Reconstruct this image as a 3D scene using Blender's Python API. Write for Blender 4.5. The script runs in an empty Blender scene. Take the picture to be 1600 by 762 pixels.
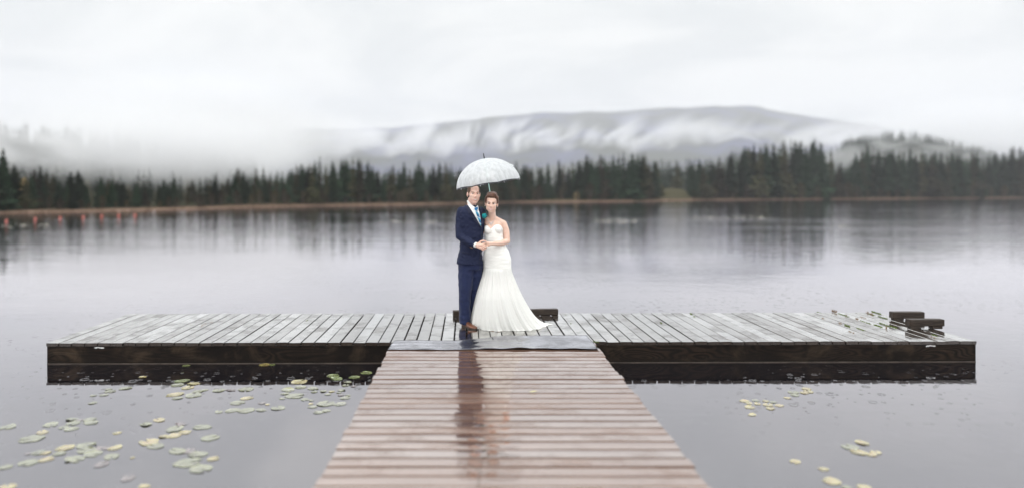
import bpy, bmesh, math, random
from mathutils import Vector, Matrix, noise as mn
from mathutils.bvhtree import BVHTree
random.seed(7)
S = bpy.context.scene
COL = S.collection
R = math.radians

# ------------------------------------------------------------------ camera
EYE = 2.0; HY = 302.0; VX = 739.0; F = 1080.0     # eye height over the water, horizon row, straight-ahead column, focal length (px of 1600)
cam_d = bpy.data.cameras.new('camera'); cam = bpy.data.objects.new('camera', cam_d); COL.objects.link(cam)
cam.location = (0, 0, EYE); cam.rotation_euler = (R(90), 0, 0)
cam_d.sensor_width = 36; cam_d.lens = 36*F/1600
cam_d.shift_x = (800-VX)/1600; cam_d.shift_y = -(381-HY)/1600
cam_d.clip_start = .05; cam_d.clip_end = 20000
cam_d.dof.use_dof = True; cam_d.dof.focus_distance = 8.75; cam_d.dof.aperture_fstop = 0.41
S.camera = cam

# ------------------------------------------------------------------ render + colour
S.render.engine = 'CYCLES'
cy = S.cycles
cy.use_denoising = True
try: cy.denoiser = 'OPENIMAGEDENOISE'
except Exception: pass
cy.max_bounces = 10; cy.transparent_max_bounces = 24; cy.volume_bounces = 2
cy.volume_step_rate = 1.0; cy.volume_max_steps = 256
cy.use_adaptive_sampling = True; cy.adaptive_threshold = .015
cy.sample_clamp_indirect = 6
S.view_settings.view_transform = 'Standard'; S.view_settings.look = 'None'
S.view_settings.exposure = 0.0; S.view_settings.gamma = 1; S.view_settings.use_curve_mapping = False

# ------------------------------------------------------------------ node helper
class NT:
    def __init__(s, tree): s.t = tree; s.n = tree.nodes; s.l = tree.links
    def __call__(s, typ, **kw):
        nd = s.n.new(typ)
        ins = kw.pop('i', {})
        for k, v in kw.items(): setattr(nd, k, v)
        for k, v in ins.items():
            sock = nd.inputs[k]
            if hasattr(v, 'is_linked') or hasattr(v, 'links'): s.l.new(v, sock)
            else:
                if isinstance(v, tuple) and len(v) == 3 and getattr(sock, 'type', '') == 'RGBA': v = v+(1,)
                sock.default_value = v
        return nd
    def math(s, op, a, b=0.0, c=None, clamp=False):
        nd = s.n.new('ShaderNodeMath'); nd.operation = op; nd.use_clamp = clamp
        for k, v in enumerate((a, b) if c is None else (a, b, c)):
            if hasattr(v, 'links'): s.l.new(v, nd.inputs[k])
            else: nd.inputs[k].default_value = v
        return nd.outputs[0]
    def ramp(s, fac, stops, interp='LINEAR'):
        nd = s.n.new('ShaderNodeValToRGB'); s.l.new(fac, nd.inputs[0]); cr = nd.color_ramp; cr.interpolation = interp
        while len(cr.elements) < len(stops): cr.elements.new(.5)
        for e, (p, c) in zip(cr.elements, stops):
            e.position = p; e.color = (c, c, c, 1) if isinstance(c, (int, float)) else tuple(c)+(1,)
        return nd.outputs[0]
    def mix(s, fac, a, b, blend='MIX'):
        nd = s.n.new('ShaderNodeMix'); nd.data_type = 'RGBA'; nd.blend_type = blend
        for idx, v in ((0, fac), (6, a), (7, b)):
            if hasattr(v, 'links'): s.l.new(v, nd.inputs[idx])
            else: nd.inputs[idx].default_value = v if idx == 0 else tuple(v)+(1,)
        return nd.outputs[2]
    def maprange(s, v, a, b, c=0.0, d=1.0, smooth=True):
        nd = s.n.new('ShaderNodeMapRange'); nd.interpolation_type = 'SMOOTHSTEP' if smooth else 'LINEAR'
        s.l.new(v, nd.inputs[0])
        for k, x in enumerate((a, b, c, d)): nd.inputs[k+1].default_value = x
        return nd.outputs[0]

def new_mat(name):
    m = bpy.data.materials.new(name); m.use_nodes = True
    m.node_tree.nodes.clear(); n = NT(m.node_tree); out = n('ShaderNodeOutputMaterial')
    return m, n, out

# ------------------------------------------------------------------ world: overcast sky
SUN_EL, SUN_AZ = R(52), R(200)
W = bpy.data.worlds.new('World'); S.world = W; W.use_nodes = True
W.node_tree.nodes.clear(); n = NT(W.node_tree)
sky = n('ShaderNodeTexSky', sky_type='NISHITA', sun_disc=False, sun_elevation=SUN_EL, sun_rotation=SUN_AZ)
tc = n('ShaderNodeTexCoord'); sep = n('ShaderNodeSeparateXYZ', i={0: tc.outputs['Generated']})
z = n.math('MAXIMUM', sep.outputs[2], 0.0)
zz = n.math('ADD', z, .22)
cv = n('ShaderNodeCombineXYZ', i={0: n.math('DIVIDE', sep.outputs[0], zz), 1: n.math('DIVIDE', sep.outputs[1], zz), 2: 0.0})
n1 = n('ShaderNodeTexNoise', i={'Vector': cv.outputs[0], 'Scale': 1.25, 'Detail': 7.0, 'Roughness': .5, 'Distortion': .6})
cl = n.maprange(n1.outputs[0], .38, .64, .0, 1.0)
grad = n.ramp(z, [(0, .80), (.12, .845), (.25, .90), (.45, 1.0), (1, 1.0)])
gain = n.maprange(z, .235, .62, 1.0, 2.6)
lum = n.math('MULTIPLY', grad, gain)
cc = n.mix(cl, (.80, .82, .825), (1.0, 1.0, .985))
cc2 = n.mix(1.0, cc, lum, 'MULTIPLY')
cc3 = n.mix(1.0, cc2, (10.8, 10.9, 10.8), 'MULTIPLY')
fin = n.mix(.03, cc3, sky.outputs[0])
bg = n('ShaderNodeBackground', i={'Color': fin, 'Strength': 0.1})
wo = n('ShaderNodeOutputWorld'); n.l.new(bg.outputs[0], wo.inputs[0])

# ------------------------------------------------------------------ sun (behind the cloud: wide and weak)
sd = bpy.data.lights.new('sun', 'SUN'); sd.energy = 0.6; sd.angle = R(25); sd.color = (1, .97, .93)
so = bpy.data.objects.new('sun', sd); COL.objects.link(so)
d = Vector((math.sin(SUN_AZ)*math.cos(SUN_EL), math.cos(SUN_AZ)*math.cos(SUN_EL), math.sin(SUN_EL)))
so.rotation_euler = d.to_track_quat('Z', 'Y').to_euler(); so.location = (0, 0, 60)

# ------------------------------------------------------------------ placing and building helpers
def onz(px, py, z=0.0):
    """point of the plane at height z seen at photo pixel px, py"""
    Y = (EYE-z)*F/(py-HY); return Vector(((px-VX)/F*Y, Y, z))
def at(px, py, Y):
    return Vector(((px-VX)/F*Y, Y, EYE-(py-HY)/F*Y))

def tag(o, label=None, cat=None, group=None, kind=None):
    if label: o['label'] = label
    if cat: o['category'] = cat
    if group: o['group'] = group
    if kind: o['kind'] = kind
    return o
def empty(name, loc, label, cat, group=None, rz=0):
    o = bpy.data.objects.new(name, None); COL.objects.link(o); o.location = loc; o.rotation_euler = (0, 0, rz)
    o.empty_display_size = .2
    return tag(o, label, cat, group)
def link_mesh(name, me, m, parent=None, loc=None, smooth=False):
    if m: me.materials.append(m)
    if smooth:
        for p in me.polygons: p.use_smooth = True
    o = bpy.data.objects.new(name, me); COL.objects.link(o)
    if parent: o.parent = parent
    if loc is not None: o.location = loc
    return o
def obj(name, bm, m, parent=None, loc=None, smooth=False, recalc=True):
    if recalc: bmesh.ops.recalc_face_normals(bm, faces=bm.faces)
    me = bpy.data.meshes.new(name); bm.to_mesh(me); bm.free()
    return link_mesh(name, me, m, parent, loc, smooth)
def box(bm, c, s, rz=0, rx=0, ry=0, bev=0.0):
    M = Matrix.Translation(Vector(c)) @ Matrix.Rotation(rz, 4, 'Z') @ Matrix.Rotation(ry, 4, 'Y') @ Matrix.Rotation(rx, 4, 'X')
    r = bmesh.ops.create_cube(bm, size=1, matrix=M @ Matrix.Diagonal((s[0], s[1], s[2], 1)))
    if bev:
        es = {e for v in r['verts'] for e in v.link_edges}
        bmesh.ops.bevel(bm, geom=list(es), offset=bev, segments=1, affect='EDGES', profile=.5)
def ball(bm, c, r, rot=None, seg=24):
    if isinstance(r, (int, float)): r = (r, r, r)
    M = Matrix.Translation(Vector(c))
    if rot is not None: M = M @ rot.to_4x4()
    bmesh.ops.create_uvsphere(bm, u_segments=seg, v_segments=max(6, seg*2//3), radius=1, matrix=M @ Matrix.Diagonal((r[0], r[1], r[2], 1)))
def tube(bm, pts, rad, seg=10, caps=True, flat=None):
    """tapered tube through points; rad is a number or one per point; flat=(axis vector, factor) squashes it"""
    pts = [Vector(p) for p in pts]
    if isinstance(rad, (int, float)): rad = [rad]*len(pts)
    rings = []
    up = Vector((0, 0, 1)); t0 = (pts[1]-pts[0]).normalized()
    a = t0.cross(up)
    if a.length < .01: a = t0.cross(Vector((0, 1, 0)))
    a.normalize()
    for k, p in enumerate(pts):
        t = (pts[min(k+1, len(pts)-1)]-pts[max(k-1, 0)]).normalized()
        a = (a - t*a.dot(t)).normalized(); b = t.cross(a)
        ring = []
        for j in range(seg):
            th = 2*math.pi*j/seg; off = (a*math.cos(th)+b*math.sin(th))*rad[k]
            if flat: off = off - flat[0]*off.dot(flat[0])*(1-flat[1])
            ring.append(bm.verts.new(p+off))
        rings.append(ring)
    for A, B in zip(rings, rings[1:]):
        for j in range(seg): bm.faces.new((A[j], A[(j+1) % seg], B[(j+1) % seg], B[j]))
    if caps:
        bm.faces.new(rings[0][::-1]); bm.faces.new(rings[-1])
def limb(bm, p0, r0, p1, r1):
    p0 = Vector(p0); p1 = Vector(p1)
    ball(bm, p0, r0, seg=16); ball(bm, p1, r1, seg=16)
    tube(bm, [p0, p1], [r0, r1], seg=16)
def chain(bm, pts):
    for (p, r), (q, s) in zip(pts, pts[1:]): limb(bm, p, r, q, s)
def loft(bm, rings, seg=48, caps=True, power=2.0, twist=0.0):
    """rings: (cx, cy, cz, rx, ry[, yaw])"""
    R_ = []
    for rg in rings:
        cx, cyy, cz, rx, ry = rg[:5]; yaw = rg[5] if len(rg) > 5 else twist
        ring = []
        for j in range(seg):
            th = 2*math.pi*j/seg; c, s_ = math.cos(th), math.sin(th)
            x = rx*math.copysign(abs(c)**(2/power), c); y = ry*math.copysign(abs(s_)**(2/power), s_)
            ring.append(bm.verts.new((cx+x*math.cos(yaw)-y*math.sin(yaw), cyy+x*math.sin(yaw)+y*math.cos(yaw), cz)))
        R_.append(ring)
    for A, B in zip(R_, R_[1:]):
        for j in range(seg): bm.faces.new((A[j], A[(j+1) % seg], B[(j+1) % seg], B[j]))
    if caps: bm.faces.new(R_[0][::-1]); bm.faces.new(R_[-1])
def remesh(bm, voxel, smooth=4, disp=None):
    """fuse overlapping closed shapes into one continuous mesh; returns mesh data"""
    bmesh.ops.recalc_face_normals(bm, faces=bm.faces)
    me = bpy.data.meshes.new('tmp'); bm.to_mesh(me); bm.free()
    o = bpy.data.objects.new('tmp', me); COL.objects.link(o)
    md = o.modifiers.new('r', 'REMESH'); md.mode = 'VOXEL'; md.voxel_size = voxel; md.adaptivity = 0
    if smooth:
        sm = o.modifiers.new('s', 'SMOOTH'); sm.factor = .5; sm.iterations = smooth
    dg = bpy.context.evaluated_depsgraph_get()
    res = bpy.data.meshes.new_from_object(o.evaluated_get(dg))
    bpy.data.objects.remove(o); bpy.data.meshes.remove(me)
    if disp:
        res.update()
        nrm = [v.normal.copy() for v in res.vertices]
        for v, nn in zip(res.vertices, nrm): v.co += nn*disp(v.co)
    res.update()
    return res
def move_origin(me, base):
    for v in me.vertices: v.co -= base
# ================================================================== MATERIALS
def wave_fres(n, power, normal=None, scale=1.0):
    lw = n('ShaderNodeLayerWeight', i={'Blend': .5})
    if normal: n.l.new(normal, lw.inputs['Normal'])
    return n.math('MULTIPLY', n.math('POWER', lw.outputs['Facing'], power), scale, clamp=True)

def mat_water():
    m, n, out = new_mat('lake_water')
    geo = n('ShaderNodeNewGeometry'); pos = geo.outputs['Position']
    dist = n('ShaderNodeVectorMath', operation='LENGTH', i={0: pos}).outputs['Value']
    far = n.maprange(dist, 8, 60, 0, 1)
    # short wind chop, soft swell
    a = n('ShaderNodeTexNoise', i={'Vector': pos, 'Scale': 5.5, 'Detail': 4.0, 'Roughness': .55})
    mp = n('ShaderNodeMapping', i={'Vector': pos, 'Scale': (.5, 1.2, 1)})
    b = n('ShaderNodeTexNoise', i={'Vector': mp.outputs[0], 'Scale': .55, 'Detail': 3.0, 'Roughness': .5})
    gust = n('ShaderNodeTexNoise', i={'Vector': mp.outputs[0], 'Scale': .09, 'Detail': 3.0})
    gm = n.maprange(gust.outputs[0], .35, .65, .25, 1.2)
    h = n.math('MULTIPLY', n.math('MULTIPLY', a.outputs[0], .0035), n.math('MULTIPLY', gm, n.maprange(dist, 5, 40, .25, 2.0)))
    a2 = n('ShaderNodeTexNoise', i={'Vector': pos, 'Scale': 1.7, 'Detail': 3.0, 'Roughness': .6})
    h = n.math('ADD', h, n.math('MULTIPLY', a2.outputs[0], n.maprange(dist, 9, 45, .0014, .016)))
    h = n.math('ADD', h, n.math('MULTIPLY', b.outputs[0], n.maprange(dist, 6, 80, .004, .022)))
    # rain rings: sparse cells, each with a circular ripple of its own size
    flat = n('ShaderNodeVectorMath', operation='MULTIPLY', i={0: pos, 1: (1, 1, 0)}).outputs[0]
    ncl = n('ShaderNodeTexNoise', i={'Vector': flat, 'Scale': .35, 'Detail': 2.0})
    for sc, amp, seed in ((3.6, .0009, 0), (6.4, .0006, 7.3)):
        vv = n('ShaderNodeVectorMath', operation='ADD', i={0: flat, 1: (seed, seed*2, 0)}).outputs[0]
        vo = n('ShaderNodeTexVoronoi', voronoi_dimensions='2D', feature='F1', i={'Vector': vv, 'Scale': sc, 'Randomness': 1.0})
        rnd = n('ShaderNodeSeparateColor', i={0: vo.outputs['Color']})
        dd = vo.outputs['Distance']
        rad = n.math('MULTIPLY_ADD', rnd.outputs[0], .13, .03)
        k = n.math('SUBTRACT', dd, rad)
        env = n.math('POWER', 2.718, n.math('MULTIPLY', n.math('MULTIPLY', k, k), -900.0))
        w = n.math('MULTIPLY', n.math('COSINE', n.math('MULTIPLY', k, 95.0)), env)
        on = n.math('GREATER_THAN', rnd.outputs[1], .5)
        near = n.math('MULTIPLY', n.maprange(dist, 9, 22, 1, 0), n.maprange(ncl.outputs[0], .42, .6, .1, 1))
        h = n.math('ADD', h, n.math('MULTIPLY', n.math('MULTIPLY', w, amp), n.math('MULTIPLY', on, near)))
    bp = n('ShaderNodeBump', i={'Height': h, 'Distance': 1.0, 'Strength': 1.0})
    rough = n.maprange(dist, 10, 90, .025, .045)
    gl = n('ShaderNodeBsdfGlossy', i={'Color': (.96, .935, .968), 'Roughness': rough, 'Normal': bp.outputs[0]})
    df = n('ShaderNodeBsdfDiffuse', i={'Color': (.005, .0045, .006)})
    fr = wave_fres(n, 2.5, bp.outputs[0], 1.1)
    mx = n('ShaderNodeMixShader', i={0: fr, 1: df.outputs[0], 2: gl.outputs[0]})
    n.l.new(mx.outputs[0], out.inputs[0]); return m

def mat_deck(name, base1, base2, tint, power, axis, patch=.5, gain=1.0, rough=(.09, .32)):
    """wet planks: dark soaked wood under a patchy film of rain water; axis = direction the boards run"""
    m, n, out = new_mat(name)
    tcd = n('ShaderNodeTexCoord'); geo = n('ShaderNodeNewGeometry'); rnd = geo.outputs['Random Per Island']
    off = n('ShaderNodeCombineXYZ', i={0: n.math('MULTIPLY', rnd, 37.0), 1: n.math('MULTIPLY', rnd, 91.0), 2: 0.0})
    v = n('ShaderNodeVectorMath', operation='ADD', i={0: tcd.outputs['Object'], 1: off.outputs[0]}).outputs[0]
    sc = (1.2, 26, 26) if axis == 'x' else (26, 1.2, 26)
    mp = n('ShaderNodeMapping', i={'Vector': v, 'Scale': sc})
    g = n('ShaderNodeTexNoise', i={'Vector': mp.outputs[0], 'Scale': 1.5, 'Detail': 5.0, 'Roughness': .6, 'Distortion': .4})
    col = n.mix(n.maprange(g.outputs[0], .3, .7), base1, base2)
    var = n.mix(n.math('MULTIPLY', rnd, .5), col, (base1[0]*.55, base1[1]*.55, base1[2]*.55))
    big = n('ShaderNodeTexNoise', i={'Vector': v, 'Scale': 2.3, 'Detail': 5.0, 'Roughness': .62})
    film = n.maprange(big.outputs[0], .30, .30+patch*.5, .0, 1.0)
    fine = n('ShaderNodeTexNoise', i={'Vector': mp.outputs[0], 'Scale': .6, 'Detail': 3.0})
    drops = n('ShaderNodeTexVoronoi', voronoi_dimensions='3D', feature='F1', i={'Vector': tcd.outputs['Object'], 'Scale': 55.0})
    hh = n.math('ADD', n.math('MULTIPLY', g.outputs[0], .0006), n.math('MULTIPLY', fine.outputs[0], .0012))
    hh = n.math('ADD', hh, n.math('MULTIPLY', drops.outputs[0], .00018))
    hh = n.math('ADD', hh, n.math('MULTIPLY', big.outputs[0], .004))
    bp = n('ShaderNodeBump', i={'Height': hh, 'Distance': 1.0, 'Strength': .38})
    ro = n.maprange(film, 0, 1, rough[1], rough[0], False)
    gl = n('ShaderNodeBsdfGlossy', i={'Color': tint, 'Roughness': ro, 'Normal': bp.outputs[0]})
    df = n('ShaderNodeBsdfDiffuse', i={'Color': var})
    fr = wave_fres(n, power, bp.outputs[0])
    wet = n.maprange(film, 0, 1, .62, 1.0, False)
    isl = n.maprange(rnd, 0, 1, .80, 1.06, False)
    fr = n.math('MULTIPLY', n.math('MULTIPLY', n.math('MULTIPLY', fr, wet), isl), gain, clamp=True)
    mx = n('ShaderNodeMixShader', i={0: fr, 1: df.outputs[0], 2: gl.outputs[0]})
    n.l.new(mx.outputs[0], out.inputs[0]); return m

def mat_beam(name='wet_beam', axis='x'):
    """big rough-sawn timber: contour-line grain that eddies round knots, algae and water stains"""
    m, n, out = new_mat(name)
    tcd = n('ShaderNodeTexCoord')
    sc = (1.5, 6, 7) if axis == 'x' else (6, 1.5, 7)
    mp = n('ShaderNodeMapping', i={'Vector': tcd.outputs['Object'], 'Scale': sc})
    g = n('ShaderNodeTexNoise', i={'Vector': mp.outputs[0], 'Scale': .9, 'Detail': 1.0, 'Roughness': .4, 'Distortion': .25})
    ring = n.math('SINE', n.math('MULTIPLY', g.outputs[0], 95.0))
    ring = n.maprange(ring, -1, 1, 0, 1)
    fib = n('ShaderNodeTexNoise', i={'Vector': mp.outputs[0], 'Scale': 9.0, 'Detail': 5.0, 'Roughness': .65})
    st = n('ShaderNodeTexNoise', i={'Vector': tcd.outputs['Object'], 'Scale': 2.2, 'Detail': 5.0, 'Roughness': .65, 'Distortion': .5})
    msk = n('ShaderNodeTexNoise', i={'Vector': tcd.outputs['Object'], 'Scale': 1.7, 'Detail': 3.0})
    ring = n.math('MULTIPLY', ring, n.maprange(msk.outputs[0], .38, .66, .12, 1))
    c = n.mix(ring, (.006, .004, .003), (.024, .015, .0095))
    c = n.mix(n.maprange(fib.outputs[0], .45, .8), c, (.008, .005, .004))
    c = n.mix(n.maprange(st.outputs[0], .50, .72, 0, .55), c, (.070, .048, .030))
    sp = n('ShaderNodeSeparateXYZ', i={0: tcd.outputs['Object']})
    wl = n.maprange(sp.outputs[2], -.02, .07, 1, 0)
    c = n.mix(n.math('MULTIPLY', wl, .75), c, (.008, .007, .006))
    bp = n('ShaderNodeBump', i={'Height': n.math('ADD', n.math('MULTIPLY', ring, .0012), n.math('MULTIPLY', fib.outputs[0], .002)), 'Distance': 1.0, 'Strength': .7})
    p = n('ShaderNodeBsdfPrincipled', i={'Base Color': c, 'Roughness': .5, 'Normal': bp.outputs[0], 'Specular IOR Level': .12})
    n.l.new(p.outputs[0], out.inputs[0]); return m

def mat_plain(name, col, rough=.6, var=.15, scale=8, bump=0.0, spec=.4, sss=0.0, sheen=0.0, metal=0.0, coat=0.0, obj_random=0.0, stretch=(1, 1, 1)):
    m, n, out = new_mat(name)
    tcd = n('ShaderNodeTexCoord')
    mp = n('ShaderNodeMapping', i={'Vector': tcd.outputs['Object'], 'Scale': stretch})
    nz = n('ShaderNodeTexNoise', i={'Vector': mp.outputs[0], 'Scale': scale, 'Detail': 5.0, 'Roughness': .6})
    dk = tuple(c*(1-var) for c in col); lt = tuple(min(1, c*(1+var)) for c in col)
    c = n.mix(n.maprange(nz.outputs[0], .3, .7), dk, lt)
    if obj_random:
        oi = n('ShaderNodeObjectInfo')
        hs = n('ShaderNodeHueSaturation', i={'Color': c, 'Hue': n.maprange(oi.outputs['Random'], 0, 1, .5-.03*obj_random, .5+.03*obj_random, False),
                                            'Value': n.maprange(oi.outputs['Random'], 0, 1, 1-.5*obj_random, 1+.5*obj_random, False)})
        c = hs.outputs[0]
    ins = {'Base Color': c, 'Roughness': rough, 'Specular IOR Level': spec, 'Metallic': metal, 'Coat Weight': coat}
    if sss: ins['Subsurface Weight'] = sss; ins['Subsurface Radius'] = (.02, .008, .005); ins['Subsurface Scale'] = 1.0
    if sheen: ins['Sheen Weight'] = sheen
    if bump:
        ins['Normal'] = n('ShaderNodeBump', i={'Height': nz.outputs[0], 'Distance': bump, 'Strength': 1.0}).outputs[0]
    p = n('ShaderNodeBsdfPrincipled', i=ins)
    n.l.new(p.outputs[0], out.inputs[0]); return m

def mat_foliage(name, dark, light, obj_var=.8):
    m, n, out = new_mat(name)
    geo = n('ShaderNodeNewGeometry'); oi = n('ShaderNodeObjectInfo')
    nz = n('ShaderNodeTexNoise', i={'Vector': geo.outputs['Position'], 'Scale': .8, 'Detail': 3.0})
    c = n.mix(n.math('MULTIPLY_ADD', geo.outputs['Random Per Island'], .6, n.math('MULTIPLY', nz.outputs[0], .4)), dark, light)
    hs = n('ShaderNodeHueSaturation', i={'Color': c, 'Hue': n.maprange(oi.outputs['Random'], 0, 1, .5-.035*obj_var, .5+.03*obj_var, False),
                                        'Saturation': n.maprange(oi.outputs['Random'], 0, 1, .75, 1.15, False),
                                        'Value': n.maprange(oi.outputs['Random'], 0, 1, 1-.4*obj_var, 1+.45*obj_var, False)})
    p = n('ShaderNodeBsdfDiffuse', i={'Color': hs.outputs[0]})
    n.l.new(p.outputs[0], out.inputs[0]); return m

def mat_pad(name, c1, c2, spot):
    m, n, out = new_mat(name)
    geo = n('ShaderNodeNewGeometry'); tcd = n('ShaderNodeTexCoord')
    nz = n('ShaderNodeTexNoise', i={'Vector': geo.outputs['Position'], 'Scale': 9.0, 'Detail': 4.0})
    sp = n('ShaderNodeTexNoise', i={'Vector': geo.outputs['Position'], 'Scale': 21.0, 'Detail': 3.0})
    c = n.mix(n.maprange(nz.outputs[0], .35, .65), c1, c2)
    ln = n('ShaderNodeVectorMath', operation='LENGTH', i={0: tcd.outputs['Object']}).outputs['Value']
    ct = n('ShaderNodeVectorMath', operation='DISTANCE', i={0: tcd.outputs['Generated'], 1: (.5, .5, .5)}).outputs['Value']
    core = n.math('MULTIPLY', n.maprange(ct, .18, .46, 1, 0), n.maprange(nz.outputs[0], .42, .62, .15, 1))
    c = n.mix(n.math('MULTIPLY', core, .6), c, spot)
    c = n.mix(n.math('MULTIPLY', n.maprange(sp.outputs[0], .54, .62), .8), c, spot)
    bp = n('ShaderNodeBump', i={'Height': nz.outputs[0], 'Distance': .01, 'Strength': .4})
    gl = n('ShaderNodeBsdfGlossy', i={'Color': (.95, .95, .97), 'Roughness': .18, 'Normal': bp.outputs[0]})
    df = n('ShaderNodeBsdfDiffuse', i={'Color': c})
    mx = n('ShaderNodeMixShader', i={0: wave_fres(n, 2.0, bp.outputs[0], .80), 1: df.outputs[0], 2: gl.outputs[0]})
    n.l.new(mx.outputs[0], out.inputs[0]); return m

M = {}
M['water'] = mat_water()
M['deck'] = mat_deck('wet_grey_planks', (.030, .021, .017), (.055, .042, .034), (.99, .985, .975), 1.25, 'y', gain=1.02, rough=(.07, .24))
M['walk'] = mat_deck('wet_brown_planks', (.115, .062, .043), (.19, .115, .085), (.99, .95, .935), 1.62, 'x', gain=.93, rough=(.05, .20))
M['beam'] = mat_beam(); M['beam_y'] = mat_beam('wet_beam_end', 'y')
M['joist'] = mat_plain('soaked_joist', (.02, .015, .012), .5, .3)
M['rail'] = mat_plain('rail_timber', (.026, .017, .012), .55, .5, 7, bump=.004, spec=.3, stretch=(1, 6, 6))
M['metal'] = None
# ================================================================== SETTING
def interp(tab, x):
    if x <= tab[0][0]: return tab[0][1]
    for (a, b), (c, d_) in zip(tab, tab[1:]):
        if x <= c: return b+(d_-b)*(x-a)/(c-a)
    return tab[-1][1]
def sstep(a, b, x):
    t = max(0, min(1, (x-a)/(b-a))); return t*t*(3-2*t)

# lake
bm = bmesh.new()
r = bmesh.ops.create_grid(bm, x_segments=1, y_segments=1, size=1)
for v in bm.verts: v.co = Vector((v.co.x*5600, 3000+v.co.y*3500, 0))
lake = obj('water', bm, M['water'], recalc=False); tag(lake, kind='structure')

# far shore, its slopes and the mountain, as terrain. u is the direction (photo column), D the distance.
SHORE = [(-900, 40), (-300, 58), (0, 67), (100, 72), (200, 77), (300, 86), (400, 98), (500, 108), (600, 116), (700, 129), (800, 149), (900, 158), (1020, 168), (1034, 186), (1120, 200), (1200, 206), (1400, 240), (1600, 280), (2000, 330), (2700, 300)]
def shore(u): return interp(SHORE, u)
def ground_h(u, D):
    s = shore(u); t = D-s
    h = -.25+min(t, 3)*.20 if t > 0 else -.6
    h += max(0, t-3)*.012*(1+.3*mn.noise(Vector((u*.01, D*.02, 3))))
    # lawn slope behind the gap
    h += 2.6*sstep(3, 45, t)*math.exp(-((u-1052)/34)**2)
    # left hillside
    hl = interp([(-900, 24), (0, 21), (90, 20), (170, 17), (250, 13), (350, 8), (480, 3), (560, 0)], u)
    h += hl*sstep(35, 300, t)
    # right hillside
    hr = interp([(1180, 0), (1260, 20), (1330, 50), (1390, 60), (1450, 55), (1520, 44), (1600, 28), (1750, 22)], u)
    h += hr*sstep(180, 620, t)
    # knoll in the middle distance
    h += 46*math.exp(-((u-1165)/52)**2)*sstep(380, 800, t)
    # main mountain
    ridge = interp([(150, 60), (420, 88), (500, 96), (560, 96), (610, 97), (660, 103), (720, 107), (800, 116), (870, 120), (950, 121), (1000, 124), (1050, 127), (1110, 129), (1165, 130), (1190, 127), (1240, 118), (1300, 109), (1350, 102), (1400, 95), (1480, 86), (1560, 72), (1700, 50)], u)
    RD = 4300
    if D > 1500:
        k = sstep(1600, RD, D); gull = mn.fractal(Vector((u*.022, D*.0012, 1.7)), .9, 2.1, 4)
        hm = (ridge+1.3)/F*RD
        h += (hm-h)*k*(1+.0*gull) + 60*gull*k*(1-k)*2.6
        if D > RD: h -= (D-RD)*.35
    return h
us = [-900+k*14 for k in range(int(3600/14)+1)]
def depths(u):
    s = shore(u); L = [s-6, s, s+.8, s+2, s+3.2, s+6, s+12, s+20, s+32, s+48, s+70, s+100, s+140, s+190, s+260, s+350, s+460, s+600, s+800, s+1050, 1600+s]
    Dm = 1600+s; L += [Dm+(4300-Dm)*k/22 for k in range(1, 23)]+[4450, 4700]
    return L
bm = bmesh.new(); rows = []
for u in us:
    rows.append([bm.verts.new(((u-VX)/F*D, D, ground_h(u, D))) for D in depths(u)])
for A, B in zip(rows, rows[1:]):
    for j in range(len(A)-1): bm.faces.new((A[j], B[j], B[j+1], A[j+1]))
m, n, out = new_mat('shore_ground'); geo = n('ShaderNodeNewGeometry'); sp = n('ShaderNodeSeparateXYZ', i={0: geo.outputs['Position']})
nz = n('ShaderNodeTexNoise', i={'Vector': geo.outputs['Position'], 'Scale': .12, 'Detail': 6.0, 'Roughness': .6})
nf = n('ShaderNodeTexNoise', i={'Vector': geo.outputs['Position'], 'Scale': 1.5, 'Detail': 5.0, 'Roughness': .7})
sand = n.mix(nf.outputs[0], (.24, .15, .11), (.34, .25, .20))
grass = n.mix(nf.outputs[0], (.04, .042, .024), (.085, .072, .044))
low = n.maprange(sp.outputs[2], .10, .32, 0, 1)
forest = n.mix(nz.outputs[0], (.020, .022, .014), (.045, .040, .026))
lw_ = None
for (uu_, DD_, rr2) in ((1054, 225, 46), (878, 168, 13)):
    dv = n('ShaderNodeVectorMath', operation='DISTANCE', i={0: geo.outputs['Position'], 1: ((uu_-VX)/F*DD_, DD_, 1.5)}).outputs['Value']
    k_ = n.maprange(dv, rr2*.7, rr2*1.1, 1, 0); lw_ = k_ if lw_ is None else n.math('MAXIMUM', lw_, k_)
c = n.mix(low, sand, n.mix(lw_, forest, grass))
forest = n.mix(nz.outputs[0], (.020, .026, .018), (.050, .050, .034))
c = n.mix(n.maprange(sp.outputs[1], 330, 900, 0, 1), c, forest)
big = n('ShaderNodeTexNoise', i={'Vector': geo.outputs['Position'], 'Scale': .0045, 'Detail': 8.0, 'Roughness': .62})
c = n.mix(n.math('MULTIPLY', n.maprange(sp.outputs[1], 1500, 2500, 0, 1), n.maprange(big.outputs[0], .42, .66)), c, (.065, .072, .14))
bpn = n('ShaderNodeBump', i={'Height': big.outputs[0], 'Distance': 60.0, 'Strength': .6})
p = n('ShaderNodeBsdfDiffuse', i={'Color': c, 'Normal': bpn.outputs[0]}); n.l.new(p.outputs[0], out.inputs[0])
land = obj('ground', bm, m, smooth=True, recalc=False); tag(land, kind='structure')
for pz in land.data.polygons:
    pass
# lake bed rim so the water has something under its far edge is not needed: the ground sheet dips below the water line

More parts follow.
